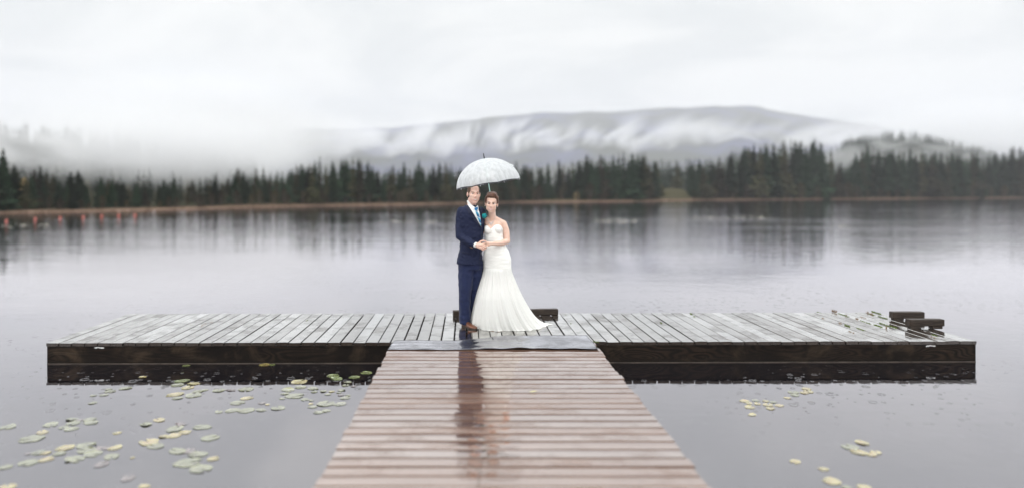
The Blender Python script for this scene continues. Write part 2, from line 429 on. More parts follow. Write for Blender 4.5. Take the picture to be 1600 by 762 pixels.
# pale dry reeds and sedge along the waterline
bm = bmesh.new(); rr = random.Random(3)
for k in range(9000):
    u = rr.uniform(-120, 1760); s = shore(u); D = s+rr.uniform(.5, 2.0)
    x = (u-VX)/F*D; z0 = ground_h(u, D); hgt = rr.uniform(.12, .42)*(1.0 if u > 350 else .45)*(1.4 if u > 1000 else 1); w = rr.uniform(.05, .13)
    a = rr.uniform(0, 3.14); dx, dy = math.cos(a)*w, math.sin(a)*w; lx, ly = rr.uniform(-.15, .15), rr.uniform(-.15, .15)
    v = [bm.verts.new((x-dx, D-dy, z0)), bm.verts.new((x+dx, D+dy, z0)), bm.verts.new((x+lx, D+ly, z0+hgt))]
    bm.faces.new(v)
mm = mat_foliage('dry_reed', (.16, .09, .055), (.28, .18, .11), 0)
reeds = obj('reeds', bm, mm, recalc=False); tag(reeds, 'strip of dry tan reeds and sedge along the far waterline', 'reeds', kind='stuff')

# ------------------------------------------------------------------ conifers
M['needle'] = mat_foliage('conifer_needles', (.014, .022, .016), (.040, .054, .034))
M['bark'] = mat_plain('conifer_bark', (.075, .055, .045), .9, .3, 3)
M['brush'] = mat_foliage('bare_autumn_twigs', (.030, .026, .018), (.070, .052, .034))
M['yellow'] = mat_foliage('yellow_leaves', (.35, .24, .08), (.55, .42, .18), .2)
def conifer_mesh(seed, h=1.0, wid=.17, base=.10, dens=1.0, ragged=.25, simple=False):
    """unit-height conifer: trunk and crown bmeshes. Drooping boughs in whorls, each bough several needle sprays."""
    q = random.Random(seed); tb = bmesh.new(); cb = bmesh.new()
    lean = (q.uniform(-.01, .01), q.uniform(-.01, .01))
    tube(tb, [(0, 0, -.03), (lean[0]*.5, lean[1]*.5, .5), (lean[0], lean[1], .97)], [.011, .007, .0015], seg=6)
    z_ = base; lop = q.uniform(0, 6.28)
    while z_ < .99:
        f = (z_-base)/(1-base)
        rad = wid*((1-f)**.8)*(.55+.45*min(1, f*5))*(1+q.uniform(-ragged, ragged)) + .008
        nb = max(4, int((9-5*f)*dens))
        a0 = q.uniform(0, 6.28)
        for b in range(nb):
            a = a0+6.283*b/nb+q.uniform(-.35, .35)
            if q.random() < .10: continue
            L = rad*q.uniform(.6, 1.2)*(1+.18*math.cos(a-lop))
            ca, sa = math.cos(a), math.sin(a); droop = q.uniform(.22, .55)*(1-.6*f)
            ns = 2 if simple else 4
            for s_ in range(ns):
                t0 = s_/ns*.8; t1 = min(1, t0+.45)
                wd = L*(.42 if simple else .30)*(1-t0*.6)*q.uniform(.7, 1.3)
                p0 = Vector((ca*L*t0, sa*L*t0, z_-L*t0*droop*.7)); p1 = Vector((ca*L*t1, sa*L*t1, z_-L*t1*droop))
                off = Vector((-sa, ca, 0))*wd; mid = (p0+p1)/2+Vector((0, 0, q.uniform(-.012, .004)))
                dn = Vector((0, 0, -wd*q.uniform(.5, 1.1)))
                vs = [cb.verts.new(p0), cb.verts.new(mid+off+dn), cb.verts.new(p1), cb.verts.new(mid-off+dn)]
                cb.faces.new(vs)
        z_ += (.022 if not simple else .04)*(1.25-.45*f)/dens*q.uniform(.8, 1.2)
    for g in (tb, cb):
        for v in g.verts: v.co.x += lean[0]*v.co.z*0; v.co *= h
    return tb, cb
def shrub_mesh(seed):
    q = random.Random(seed); tb = bmesh.new(); cb = bmesh.new()
    for k in range(6):
        a = q.uniform(0, 6.28); rr_ = q.uniform(.1, .3)
        tube(tb, [(0, 0, -.02), (math.cos(a)*rr_*.4, math.sin(a)*rr_*.4, .35), (math.cos(a)*rr_, math.sin(a)*rr_, .85)], [.02, .012, .004], seg=5)
    for k in range(420):
        a = q.uniform(0, 6.28); zc = q.random()**.8; rad = .34*math.sqrt(q.random())*math.sin(math.pi*min(.98, zc*.8+.16))
        p0 = Vector((math.cos(a)*rad, math.sin(a)*rad, zc*.95+.04)); s_ = q.uniform(.02, .05)
        e1 = Vector((q.gauss(0, 1), q.gauss(0, 1), q.gauss(0, 1))).normalized()*s_; e2 = e1.cross(Vector((q.gauss(0, 1), q.gauss(0, 1), 1))).normalized()*s_*.6
        cb.faces.new([cb.verts.new(p0-e1), cb.verts.new(p0+e2), cb.verts.new(p0+e1), cb.verts.new(p0-e2)])
    return tb, cb
PROTO = []
M['needle_b'] = mat_foliage('olive_brown_needles', (.026, .027, .018), (.066, .060, .038))
for k, (wid, base, dens, rag) in enumerate([(.20, .04, 1.2, .25), (.17, .10, 1.2, .3), (.23, .03, 1.2, .3), (.13, .18, 1, .45), (.21, .06, 1, .5), (.18, .2, 1.2, .35), (.10, .10, .8, .5)]):
    tb, cb = conifer_mesh(100+k, 1, wid, base, dens, rag)
    tm = bpy.data.meshes.new('trunk'); tb.to_mesh(tm); tb.free(); tm.materials.append(M['bark'])
    cm = bpy.data.meshes.new('crown'); cb.to_mesh(cm); cb.free(); cm.materials.append(M['needle_b' if k in (3, 4) else 'needle'])
    PROTO.append((tm, cm))
SHR = []
for k in range(4):
    tb, cb = shrub_mesh(300+k)
    tm = bpy.data.meshes.new('stem'); tb.to_mesh(tm); tb.free(); tm.materials.append(M['bark'])
    cm = bpy.data.meshes.new('crown'); cb.to_mesh(cm); cb.free(); cm.materials.append(M['brush'])
    SHR.append((tm, cm))
YEL = SHR[1][1].copy(); YEL.materials.clear(); YEL.materials.append(M['yellow'])
REG = []
def reg(o, px, phrase, plural):
    REG.append((phrase, plural, px, o))
def plant(kind, u, D, h, wide, label, group, meshes, cat, names=('trunk', 'crown')):
    e = empty(kind, ((u-VX)/F*D, D, ground_h(u, D)-.15), label, cat, group, random.uniform(0, 6.28))
    e.scale = (h*wide, h*wide, h)
    for nm, me in zip(names, meshes):
        c = bpy.data.objects.new(nm, me); COL.objects.link(c); c.parent = e
    return e
def top_h(u, D, ytop): return EYE-(ytop-HY)/F*D-(ground_h(u, D)-.15)

# individually readable trees: column, treetop row, how far behind the shore, proto, width, label
SOLO = [(5, 230, 14, 2, 1.0, 'tall dark fir at the left edge of the photo, its tip above the neighbours'),
        (63, 258, 9, 0, 1.1, 'dark green fir standing just right of the leftmost tall fir'),
        (82, 270, 12, 4, 1.0, 'bushy green fir, the third of the dark firs at the far left'),
        (53, 224, 84, 3, 1.3, 'lone pale spire fir half lost in mist above the left shore'),
        (500, 241, 22, 6, 1.2, 'tallest thin spire tree in the middle of the left half of the treeline'),
        (484, 254, 20, 3, 1.0, 'thin pointed fir just left of the tallest spire tree'),
        (541, 254, 18, 0, .9, 'pointed fir rising just right of the tallest spire tree'),
        (400, 259, 20, 3, .9, 'left one of a pair of thin spires fading into mist on the left shore'),
        (411, 257, 22, 6, 1.1, 'right one of a pair of thin spires fading into mist on the left shore'),
        (1178, 224, 16, 2, .85, 'tall fir at the left end of the highest stand on the right shore'),
        (1270, 223, 18, 0, 1.0, 'broad tall fir at the right end of the highest stand on the right shore'),
        (1078, 247, 26, 1, 1.0, 'pointed fir standing alone above its neighbours right of the lawn'),
        (1058, 251, 60, 4, 1.0, 'hazy fir standing on the rise behind the little lakeside house'),
        (1299, 231, 22, 3, .9, 'slim fir with a gap of mist on either side on the right shore'),
        (1023, 252, 8, 1, 1.0, 'last dark fir at the right tip of the wooded point'),
        (1357, 227, 20, 2, .8, 'high pointed fir left of centre in the rightmost stand'),
        (1395, 231, 20, 0, 1.0, 'broad high fir in the middle of the rightmost stand'),
        (1519, 232, 40, 3, 1.0, 'tall thin fir sticking out of the rightmost stand near the edge of the photo')]
for (u, yt, back, pr, wd, lab) in SOLO:
    D = shore(u)+back; plant('conifer_tree', u, D, top_h(u, D, yt), wd, lab, None, PROTO[pr], 'tree')
ZONES = [ # u0, u1, step, tops, group, label
    (-70, 112, 9, [(-70, 240), (0, 246), (30, 262), (60, 272), (112, 285)], 'dark firs at the far left shore', 'behind the far left beach'),
    (112, 372, 9, [(112, 280), (150, 284), (185, 282), (250, 287), (330, 282), (372, 268)], 'low misty trees on the left shore', 'under the left mist bank'),
    (372, 470, 8.5, [(372, 266), (400, 268), (435, 274), (470, 266)], 'conifers at the misty gap of the left shore', 'at the misty left gap'),
    (470, 705, 8.0, [(470, 262), (500, 260), (540, 262), (600, 264), (640, 268), (705, 262)], 'conifers left of the couple', 'left of the couple'),
    (705, 880, 8.0, [(705, 262), (800, 262), (830, 266), (850, 262), (880, 258)], 'conifers behind the umbrella', 'beside the umbrella'),
    (880, 1027, 7.2, [(880, 258), (930, 252), (980, 250), (1027, 256)], 'conifers on the wooded point', 'on the point left of the lawn'),
    (1084, 1165, 7.6, [(1080, 262), (1110, 258), (1150, 248), (1165, 242)], 'conifers right of the lawn', 'just right of the lawn'),
    (1165, 1290, 7.2, [(1165, 238), (1185, 231), (1240, 232), (1275, 228), (1282, 236), (1290, 252)], 'conifers in the highest stand', 'in the highest right stand'),
    (1290, 1340, 8.5, [(1290, 256), (1320, 262), (1340, 250)], 'conifers in the notch', 'in the notch between right stands'),
    (1340, 1680, 8.2, [(1340, 244), (1357, 236), (1400, 236), (1440, 240), (1470, 248), (1520, 248), (1560, 246), (1600, 240), (1680, 238)], 'conifers in the rightmost stand', 'in the rightmost stand'),
]
q = random.Random(11); ntree = len(SOLO)
for (u0, u1, st, tops, grp, lab) in ZONES:
    u = u0
    while u < u1:
        uu = u+q.uniform(-.35, .35)*st; row = q.random()
        D = shore(uu)+q.uniform(2.6, 7) if row < .55 else shore(uu)+q.uniform(7, 24)
        yt = interp(tops, uu)-(10 if uu > 470 else 4)-(4 if 1165 < uu < 1290 else 0)+q.uniform(-5, 12)+9*mn.noise(Vector((uu*.021, 4, 2)))*(1.0 if row > .4 else 1.25)
        if q.random() < .14: yt -= q.uniform(3, 9)
        if 853 < uu < 897: D += 14
        pk = q.randrange(7); ww_ = q.uniform(.85, 1.25)*(1.3 if u < 380 else 1.0); dyt = interp(tops, uu)-yt
        e = plant('conifer_tree', uu, D, top_h(uu, D, yt), ww_, lab, grp, PROTO[pk], 'tree'); ntree += 1
        ph = ('taller' if dyt > 6 else 'shorter' if dyt < 0 else 'average')+' '+('slim' if pk in (3, 6) else 'broad' if pk in (2, 4) else 'pointed')+(' nearer' if row < .55 else ' farther')
        reg(e, uu, ph+' conifer '+lab, ph+' conifers '+lab)
        u += st
print('conifers', ntree)
# understorey of bare brown and olive brush, one row of countable bushes
for (u0, u1, st, grp, lab) in [(-60, 380, 17, 'low bushes on the left shore', 'under the trees on the left shore'),
                           (380, 1024, 15, 'brown bushes in mid shore', 'at the foot of the middle treeline'),
                           (1086, 1680, 16, 'brown bushes on the right shore', 'at the foot of the right stands')]:
    u = u0
    while u < u1:
        uu = u+q.uniform(-5, 5); D = shore(uu)+q.uniform(2, 3.4)
        if not (850 < uu < 898):
            bh_ = q.uniform(2.2, 6.0); bw_ = q.uniform(.7, 1.3)
            e = plant('bush', uu, D, bh_*D/200*(.9 if u > 380 else .8), bw_, lab, grp, q.choice(SHR), 'bush', ('stem', 'crown'))
            ph = ('high' if bh_ > 4.2 else 'low')+' '+('wide' if bw_ > 1 else 'narrow'); reg(e, uu, ph+' bush '+lab, ph+' bushes '+lab)
        u += st
D = shore(877)+5; plant('bush', 876, D, 2.6, .9, 'small dark bush standing on the green lawn patch by the water', None, SHR[0], 'bush', ('stem', 'crown'))
D = shore(900)+7; plant('bush', 900.5, D, 2.0, 1.15, 'small round pale yellow bush at the right end of the lawn patch', None, (SHR[2][0], YEL), 'bush', ('stem', 'crown'))
D = shore(37)+6; plant('bush', 38, D, 3.4, .8, 'yellowing bush among the dark firs at the far left', None, (SHR[3][0], YEL), 'bush', ('stem', 'crown'))
# deeper forest behind, reads as one mass
def forest(name, label, spots, seed):
    fb = bmesh.new(); qq = random.Random(seed)
    srcs = []
    for k in range(4):
        tb, cb = conifer_mesh(500+k+seed, 1, .15+.02*k, .05, .75, .4, simple=True); tb.free(); srcs.append(cb)
    import array
    V = []; Fc = []
    base = []
    for cb in srcs:
        cb.verts.index_update(); base.append(([v.co.copy() for v in cb.verts], [[v.index for v in f.verts] for f in cb.faces]))
    for (x, y, z0, h) in spots:
        vs, fs = qq.choice(base); a = qq.uniform(0, 6.28); ca, sa = math.cos(a)*h*1.15, math.sin(a)*h*1.15; o0 = len(V)
        V.extend((x+c.x*ca-c.y*sa, y+c.x*sa+c.y*ca, z0+c.z*h) for c in vs)
        Fc.extend([i+o0 for i in f] for f in fs)
    me = bpy.data.meshes.new(name); me.from_pydata(V, [], Fc)
    o = link_mesh(name, me, M['needle']); tag(o, label, 'forest', kind='stuff')
    for cb in srcs: cb.free()
spots = []
for k in range(820):
    u = q.uniform(-90, 1700)
    if 1030 < u < 1084 or 850 < u < 895: continue
    if u < 375: continue
    t = q.uniform(12, 60); D = shore(u)+t
    tops = next((z_[3] for z_ in ZONES if z_[0] <= u <= z_[1]), None)
    if not tops: continue
    h = top_h(u, D, interp(tops, u)+9*mn.noise(Vector((u*.021, 4, 2)))+q.uniform(-9, 8)); x = (u-VX)/F*D
    spots.append((x, D, ground_h(u, D)-.2, max(3, h)))
forest('forest', 'depth of the dark conifer forest behind the shoreline trees', spots, 1)
spots = []
for k in range(560):
    u = q.uniform(-120, 400); t = 30+300*q.random(); D = shore(u)+t; x = (u-VX)/F*D
    spots.append((x, D, ground_h(u, D)-.3, (3.6+9*min(1, t/260))*q.uniform(.75, 1.25)))
forest('hillside_forest', 'wooded hillside swallowed by mist on the left', spots, 2)
spots = []
for k in range(1500):
    u = q.uniform(1230, 1760); t = 200+430*q.random()**.8; D = shore(u)+t; x = (u-VX)/F*D
    spots.append((x, D, ground_h(u, D)-.3, q.uniform(8, 15)))
for k in range(260):
    u = q.gauss(1165, 48); t = q.uniform(420, 820); D = shore(u)+t; x = (u-VX)/F*D
    spots.append((x, D, ground_h(u, D)-.3, q.uniform(9, 16)))
forest('ridge_forest', 'misty wooded ridge and knoll behind the right hand stands', spots, 3)
spots = []
for k in range(110):
    u = q.uniform(940, 1120); t = q.uniform(90, 170); D = shore(u)+t; x = (u-VX)/F*D
    spots.append((x, D, ground_h(u, D)-.3, max(5, top_h(u, D, q.uniform(244, 268)))))
forest('hazy_copse', 'hazy group of conifers behind the lawn and the little house', spots, 4)

# little house on the lawn
M['clad'] = mat_plain('dark_red_cladding', (.10, .05, .055), .8, .2, 3)
M['roofing'] = mat_plain('grey_violet_roofing', (.10, .08, .10), .6, .2, 2)
M['pane'] = mat_plain('dark_window_glass', (.05, .06, .08), .1, .1, 2)
M['trim'] = mat_plain('pale_trim', (.6, .58, .55), .6, .1, 2)
def house(u, ybase, D, w, dpt, hw, hr, label, yaw):
    zb = ground_h(u, D)-.1
    e = empty('house', ((u-VX)/F*D, D, zb), label, 'house', None, yaw)
    b = bmesh.new(); box(b, (0, 0, hw/2), (w, dpt, hw)); obj('wall', b, M['clad'], e)
    b = bmesh.new(); o_ = .35
    prof = [(-dpt/2-o_, hw-.15), (0, hw+hr), (dpt/2+o_, hw-.15), (dpt/2+o_, hw+.05), (0, hw+hr+.2), (-dpt/2-o_, hw+.05)]
    A = [b.verts.new((-w/2-o_, y, z_)) for y, z_ in prof]; B = [b.verts.new((w/2+o_, y, z_)) for y, z_ in prof]
    for k in range(6): b.faces.new((A[k], A[(k+1) % 6], B[(k+1) % 6], B[k]))
    b.faces.new(A[::-1]); b.faces.new(B); rf = obj('roof', b, M['roofing'], e)
    b = bmesh.new(); box(b, (w*.22, 0, hw+hr+.3), (.6, .6, 1.2)); obj('chimney', b, M['clad'], rf)
    for k in (-1, 0, 1):
        b = bmesh.new(); x = k*w*.3
        for (cx, cz, sx, sz) in ((x, hw*.85, 1.3, .1), (x, hw*.4, 1.3, .1), (x-.6, hw*.625, .1, hw*.36), (x+.6, hw*.625, .1, hw*.36)): box(b, (cx, -dpt/2-.04, cz), (sx, .08, sz))
        f = obj('window', b, M['trim'], e)
        b = bmesh.new(); box(b, (x, -dpt/2-.02, hw*.625), (1.1, .03, hw*.36)); obj('pane', b, M['pane'], f)
    return e
house(1058, 295, shore(1057)+150, 6.0, 5, 2.2, 1.3, 'small dark house with a grey violet roof above the lawn in the gap', .25)
house(1045, 296, shore(1043)+150, 4.4, 4, 1.9, .9, 'lower outbuilding left of the small house above the lawn', .1)
house(884, 303, shore(886)+22, 2.6, 2.4, 1.6, .6, 'little reddish cabin among trees behind the green lawn patch', -.2)

# ------------------------------------------------------------------ haze and mist
bm = bmesh.new(); box(bm, (0, 2300, 330), (7600, 5400, 664))
m, n, out = new_mat('air'); p = n('ShaderNodeVolumePrincipled', i={'Color': (.94, .945, 1.0), 'Density': .00021, 'Anisotropy': .0})
n.l.new(p.outputs[0], out.inputs[1])
hz = obj('haze', bm, m); tag(hz, 'thin even haze over the lake and hills', 'haze', kind='stuff')

def mist(u, y, D, rpx, rz_px, ry, dens, label, seed, sx=1.0, sy=1.0, sz=1.0, tilt=0.0, thr=(.38, .68), soft=.35, nscale=2.0):
    """one bank of mist: soft ellipsoid of noisy density, radii from its size in the photo at distance D"""
    c = at(u, y, D); rad = (rpx/F*D, ry, rz_px/F*D)
    b = bmesh.new(); bmesh.ops.create_icosphere(b, subdivisions=3, radius=1.0)
    mt, n, out = new_mat('mist_%d' % seed)
    tcd = n('ShaderNodeTexCoord'); oc = tcd.outputs['Object']
    ln = n('ShaderNodeVectorMath', operation='LENGTH', i={0: oc}).outputs['Value']
    fall = n.maprange(ln, soft, .97, 1, 0)
    mp = n('ShaderNodeMapping', i={'Vector': oc, 'Rotation': (0, tilt, 0), 'Location': (seed*3.1, seed*1.7, 0), 'Scale': (sx, sy, sz)})
    nz = n('ShaderNodeTexNoise', i={'Vector': mp.outputs[0], 'Scale': nscale, 'Detail': 4.0, 'Roughness': .5, 'Distortion': .3})
    dn = n.math('MULTIPLY', n.math('MULTIPLY', fall, n.maprange(nz.outputs[0], thr[0], thr[1])), dens)
    p = n('ShaderNodeVolumePrincipled', i={'Color': (.94, .94, .955), 'Density': dn})
    n.l.new(p.outputs[0], out.inputs[1])
    o = obj('mist_bank', b, mt); o.location = c; o.scale = rad
    tag(o, label, 'mist', kind='stuff'); return o
MIST = True
if MIST:
    # left shore: mist pouring down the slope behind the shore trees
    mist(60, 228, 128, 340, 76, 50, .062, 'mist bank lying on the wooded slope at the far left', 1, thr=(.36, .70), soft=.0, nscale=3.4, sx=2.6, sz=.8)
    mist(290, 230, 142, 240, 80, 56, .078, 'mist rolling down to the low trees on the left shore', 2, thr=(.12, .62), soft=.0, nscale=2.4, sx=1.5)
    mist(430, 215, 260, 170, 70, 60, .022, 'mist between the left slope and the middle treeline', 3, thr=(.1, .5), soft=.1)
    # low cloud that swallows both ends of the mountain
    mist(320, 195, 1900, 230, 110, 500, .0042, 'low cloud hiding the left end of the mountain', 4, thr=(.15, .5))
    mist(1500, 205, 2100, 230, 60, 500, .0036, 'low cloud hiding the right end of the mountain', 5, thr=(.15, .5))
    # steam-like streaks climbing the mountain side: a bank hugging the slope, torn into slanting streaks
    Dm_ = 2700.0; xl, xr = (470-VX)/F*Dm_, (1500-VX)/F*Dm_
    b = bmesh.new(); box(b, ((xl+xr)/2, Dm_, 165), (xr-xl, 340, 350))
    mt, n, out = new_mat('mist_streaks'); geo = n('ShaderNodeNewGeometry'); sp = n('ShaderNodeSeparateXYZ', i={0: geo.outputs['Position']})
    ca_, sa_ = math.cos(R(52)), math.sin(R(52)); X_, Z_ = sp.outputs[0], sp.outputs[2]
    al = n.math('ADD', n.math('MULTIPLY', X_, ca_), n.math('MULTIPLY', Z_, sa_)); ac = n.math('SUBTRACT', n.math('MULTIPLY', Z_, ca_), n.math('MULTIPLY', X_, sa_))
    wob = n('ShaderNodeTexNoise', noise_dimensions='2D', i={'Vector': n('ShaderNodeCombineXYZ', i={0: n.math('MULTIPLY', X_, .006), 1: n.math('MULTIPLY', Z_, .006), 2: 0.0}).outputs[0], 'Scale': 1.0, 'Detail': 2.0})
    v_ = n('ShaderNodeCombineXYZ', i={0: n.math('MULTIPLY', al, 1/210), 1: n.math('ADD', n.math('MULTIPLY', ac, 1/62), n.math('MULTIPLY', wob.outputs[0], 2.2)), 2: 0.0})
    nz = n('ShaderNodeTexNoise', noise_dimensions='2D', i={'Vector': v_.outputs[0], 'Scale': 1.0, 'Detail': 5.0, 'Roughness': .5})
    lo = n('ShaderNodeTexNoise', noise_dimensions='2D', i={'Vector': n('ShaderNodeCombineXYZ', i={0: n.math('MULTIPLY', X_, 1/330), 1: n.math('MULTIPLY', Z_, 1/240), 2: 0.0}).outputs[0], 'Scale': 1.0, 'Detail': 1.0})
    zf = n.maprange(Z_, 60, 300, 1.0, .0, False)
    fx = n.math('MULTIPLY', n.maprange(X_, xl, xl+260, 0, 1), n.maprange(X_, xr-300, xr, 1, 0))
    thr_ = n.math('SUBTRACT', n.math('ADD', nz.outputs[0], n.math('MULTIPLY', zf, .42)), n.math('MULTIPLY', n.math('SUBTRACT', .62, lo.outputs[0]), .35))
    dn = n.math('MULTIPLY', n.math('MULTIPLY', n.maprange(thr_, .40, 1.0), fx), n.math('MULTIPLY', .0115, n.maprange(Z_, 235, 322, 1, 0)))
    p = n('ShaderNodeVolumePrincipled', i={'Color': (.95, .95, .97), 'Density': dn}); n.l.new(p.outputs[0], out.inputs[1])
    o = obj('mist_bank', b, mt); tag(o, 'slanting streaks of mist climbing the side of the mountain', 'mist', kind='stuff')
    mist(1320, 250, 420, 50, 26, 50, .012, 'small mist pocket in front of the right ridge', 30, thr=(.3, .6))
    mist(1440, 236, 420, 210, 36, 60, .010, 'thin mist veil along the right ridge', 31, thr=(.44, .64), sx=3.0, sz=1.0, nscale=3.0, tilt=.6)

# ================================================================== DOCKS
DZ = .25
dock_yaw = R(.55)
dock = empty('floating_dock', (.45, 9.15, 0), 'long low wooden floating dock crossing the photo, the couple stand on it', 'dock', None, dock_yaw)
X0, X1, YF, YB = -5.46, 5.52, -.98, .95
bm = bmesh.new(); q = random.Random(21)
x = X0; k = 0
while x < X1-.02:
    w = min(.136+q.uniform(-.004, .005), X1-x); g = q.uniform(.009, .018)
    th = .038; yy = q.uniform(-.008, .008)
    nseg = 10; tl = q.uniform(-.012, .012); cup = q.uniform(-.0015, .002); bow = q.uniform(-.003, .003)
    rows = []
    for s_ in range(nseg+1):
        fy = s_/nseg; y = YF-.02+yy+(YB-YF+.04)*fy; b_ = bow*math.sin(math.pi*fy)
        sec = [(-w/2, -th), (-w/2, -.004), (-w/2+.004, 0), (-w/4, cup), (0, cup*1.3), (w/4, cup), (w/2-.004, 0), (w/2, -.004), (w/2, -th)]
        rows.append([bm.verts.new((x+w/2+a, y, DZ+c+a*tl+b_+cup)) for a, c in sec])
    for A, B in zip(rows, rows[1:]):
        for j in range(9): bm.faces.new((A[j], A[(j+1) % 9], B[(j+1) % 9], B[j]))
    bm.faces.new(rows[0]); bm.faces.new(rows[-1][::-1])
    x += w+g; k += 1
obj('decking', bm, M['deck'], dock)
def beam(bm, c, s, seg=24, axis=0, amp=.002):
    """timber with slightly wavy faces"""
    L = s[axis]; o1, o2 = [a for a in (0, 1, 2) if a != axis]; rows = []
    for k in range(seg+1):
        t = k/seg*L-L/2; ring = []
        for (a, b_) in ((-1, -1), (-1, 1), (1, 1), (1, -1)):
            p = [0, 0, 0]; p[axis] = t; p[o1] = a*s[o1]/2; p[o2] = b_*s[o2]/2
            nn = mn.noise(Vector((t*2.3+c[0], a*3, b_*5+c[1])))*amp
            p[o1] += nn*a; p[o2] += nn*b_
            ring.append(bm.verts.new(Vector(c)+Vector(p)))
        rows.append(ring)
    for A, B in zip(rows, rows[1:]):
        for j in range(4): bm.faces.new((A[j], A[(j+1) % 4], B[(j+1) % 4], B[j]))
    bm.faces.new(rows[0][::-1]); bm.faces.new(rows[-1])
ft = DZ-.041; fb = -.12
bm = bmesh.new(); beam(bm, ((X0+X1)/2, YF+.02, (ft+fb)/2), (X1-X0, .044, ft-fb), 60); o = obj('front_fascia', bm, M['beam'], dock)
bm = bmesh.new(); beam(bm, ((X0+X1)/2, YB-.02, (ft+fb)/2), (X1-X0, .044, ft-fb), 60); obj('rear_fascia', bm, M['beam'], dock)
for xx in (X0+.022, X1-.022):
    bm = bmesh.new(); beam(bm, (xx, 0, (ft+fb)/2), (.044, YB-YF-.09, ft-fb), 12, 1); obj('end_board', bm, M['beam_y'], dock)
bm = bmesh.new()
beam(bm, ((X0+X1)/2, YF-.006, .003), (X1-X0-.01, .014, .010), 60, 0, .0008)     # the thin wet rub strip at the waterline
obj('rub_strip', bm, mat_plain('pale_rub_strip', (.07, .055, .045), .4, .4, 5, spec=.2), dock)
bm = bmesh.new()
for k in range(6): beam(bm, ((X0+X1)/2, YF+.16+k*.32, DZ-.115), (X1-X0-.1, .05, .14), 4)
obj('joists', bm, M['joist'], dock)
bm = bmesh.new(); box(bm, ((X0+X1)/2, 0, -.02), (X1-X0-.12, YB-YF-.12, .16)); obj('float', bm, M['joist'], dock)
M['white'] = mat_plain('chipped_white', (.75, .75, .74), .5, .1, 30)
for xx, lab in ((-4.85, 'white chipped paint mark near the left end of the fascia'), (4.98, 'white chipped paint mark near the right end of the fascia')):
    bm = bmesh.new(); q2 = random.Random(int(xx*10))
    for k in range(9): box(bm, (xx+(k-4)*.012, YF-.0035, DZ-.055-abs(k-4)*.001+q2.uniform(-.004, .004)), (.015, .004, q2.uniform(.006, .016)), ry=q2.uniform(-.6, .6))
    o = obj('paint_mark', bm, M['white'], dock); o['label'] = lab

# walkway towards the camera
walk = empty('walkway', ((-.935+1.41)/2, 3.4, 0), 'wooden walkway of wet reddish cross planks running from the photographer to the dock', 'walkway')
wx = 2.345/2; bm = bmesh.new(); q = random.Random(5); y = 8.08-3.4
while y > -5.2:
    w = .131+q.uniform(-.005, .004); g = q.uniform(.011, .020); th = .038
    e0, e1 = q.uniform(-.012, .012), q.uniform(-.012, .012); nseg = 36; ph = q.uniform(0, 9)
    tl = q.uniform(-.007, .007); cup = q.uniform(-.0006, .0010); rows = []
    yc = y-w/2; dz = q.uniform(-.0025, .0025)
    for s_ in range(nseg+1):
        fx = s_/nseg; xx = -wx+e0+(2*wx+e1-e0)*fx
        wob = mn.noise(Vector((fx*2.2, ph, 0)))*.0075; hz_ = mn.noise(Vector((fx*2.5, ph+20, 0)))*.004
        sec = [(-w/2, -th), (-w/2, -.009), (-w/2+.005, 0), (-w/4, cup), (0, cup*1.4), (w/4, cup), (w/2-.005, 0), (w/2, -.009), (w/2, -th)]
        rows.append([bm.verts.new((xx, yc+a+wob, DZ+.012+c+a*tl+dz+hz_)) for a, c in sec])
    for A, B in zip(rows, rows[1:]):
        for j in range(9): bm.faces.new((A[j], A[(j+1) % 9], B[(j+1) % 9], B[j]))
    bm.faces.new(rows[0]); bm.faces.new(rows[-1][::-1])
    y -= w+g
obj('decking', bm, M['walk'], walk)
for sx in (-1, 1):
    bm = bmesh.new(); beam(bm, (sx*(wx-.06), -.28, DZ-.115), (.05, 9.8, .16), 40, 1); obj('side_beam', bm, M['beam_y'], walk)
bm = bmesh.new()
for xx in (-.5, 0, .5): beam(bm, (xx, -.28, DZ-.11), (.05, 9.8, .14), 8, 1)
obj('joists', bm, M['joist'], walk)
bm = bmesh.new(); box(bm, (0, -.28, .0), (2*wx-.3, 9.6, .12)); obj('float', bm, M['joist'], walk)
# ================================================================== PROPS
# galvanised sheet over the joint
m, n, out = new_mat('wet_sheet_metal'); tcd = n('ShaderNodeTexCoord')
nz = n('ShaderNodeTexNoise', i={'Vector': tcd.outputs['Object'], 'Scale': 3.0, 'Detail': 5.0, 'Roughness': .6})
n2 = n('ShaderNodeTexNoise', i={'Vector': tcd.outputs['Object'], 'Scale': 40.0, 'Detail': 3.0})
c = n.mix(n.maprange(nz.outputs[0], .35, .65), (.20, .20, .225), (.38, .38, .42))
c = n.mix(n.math('MULTIPLY', n.maprange(n2.outputs[0], .62, .7), .5), c, (.12, .11, .11))
bp = n('ShaderNodeBump', i={'Height': nz.outputs[0], 'Distance': .012, 'Strength': .5})
p = n('ShaderNodeBsdfPrincipled', i={'Base Color': c, 'Metallic': .9, 'Roughness': n.maprange(nz.outputs[0], .3, .7, .10, .22, False), 'Normal': bp.outputs[0]})
n.l.new(p.outputs[0], out.inputs[0]); M['sheet'] = m
bm = bmesh.new(); NX, NY = 150, 22; rows = []; th = .0025
xa, xb = -.945, 1.40
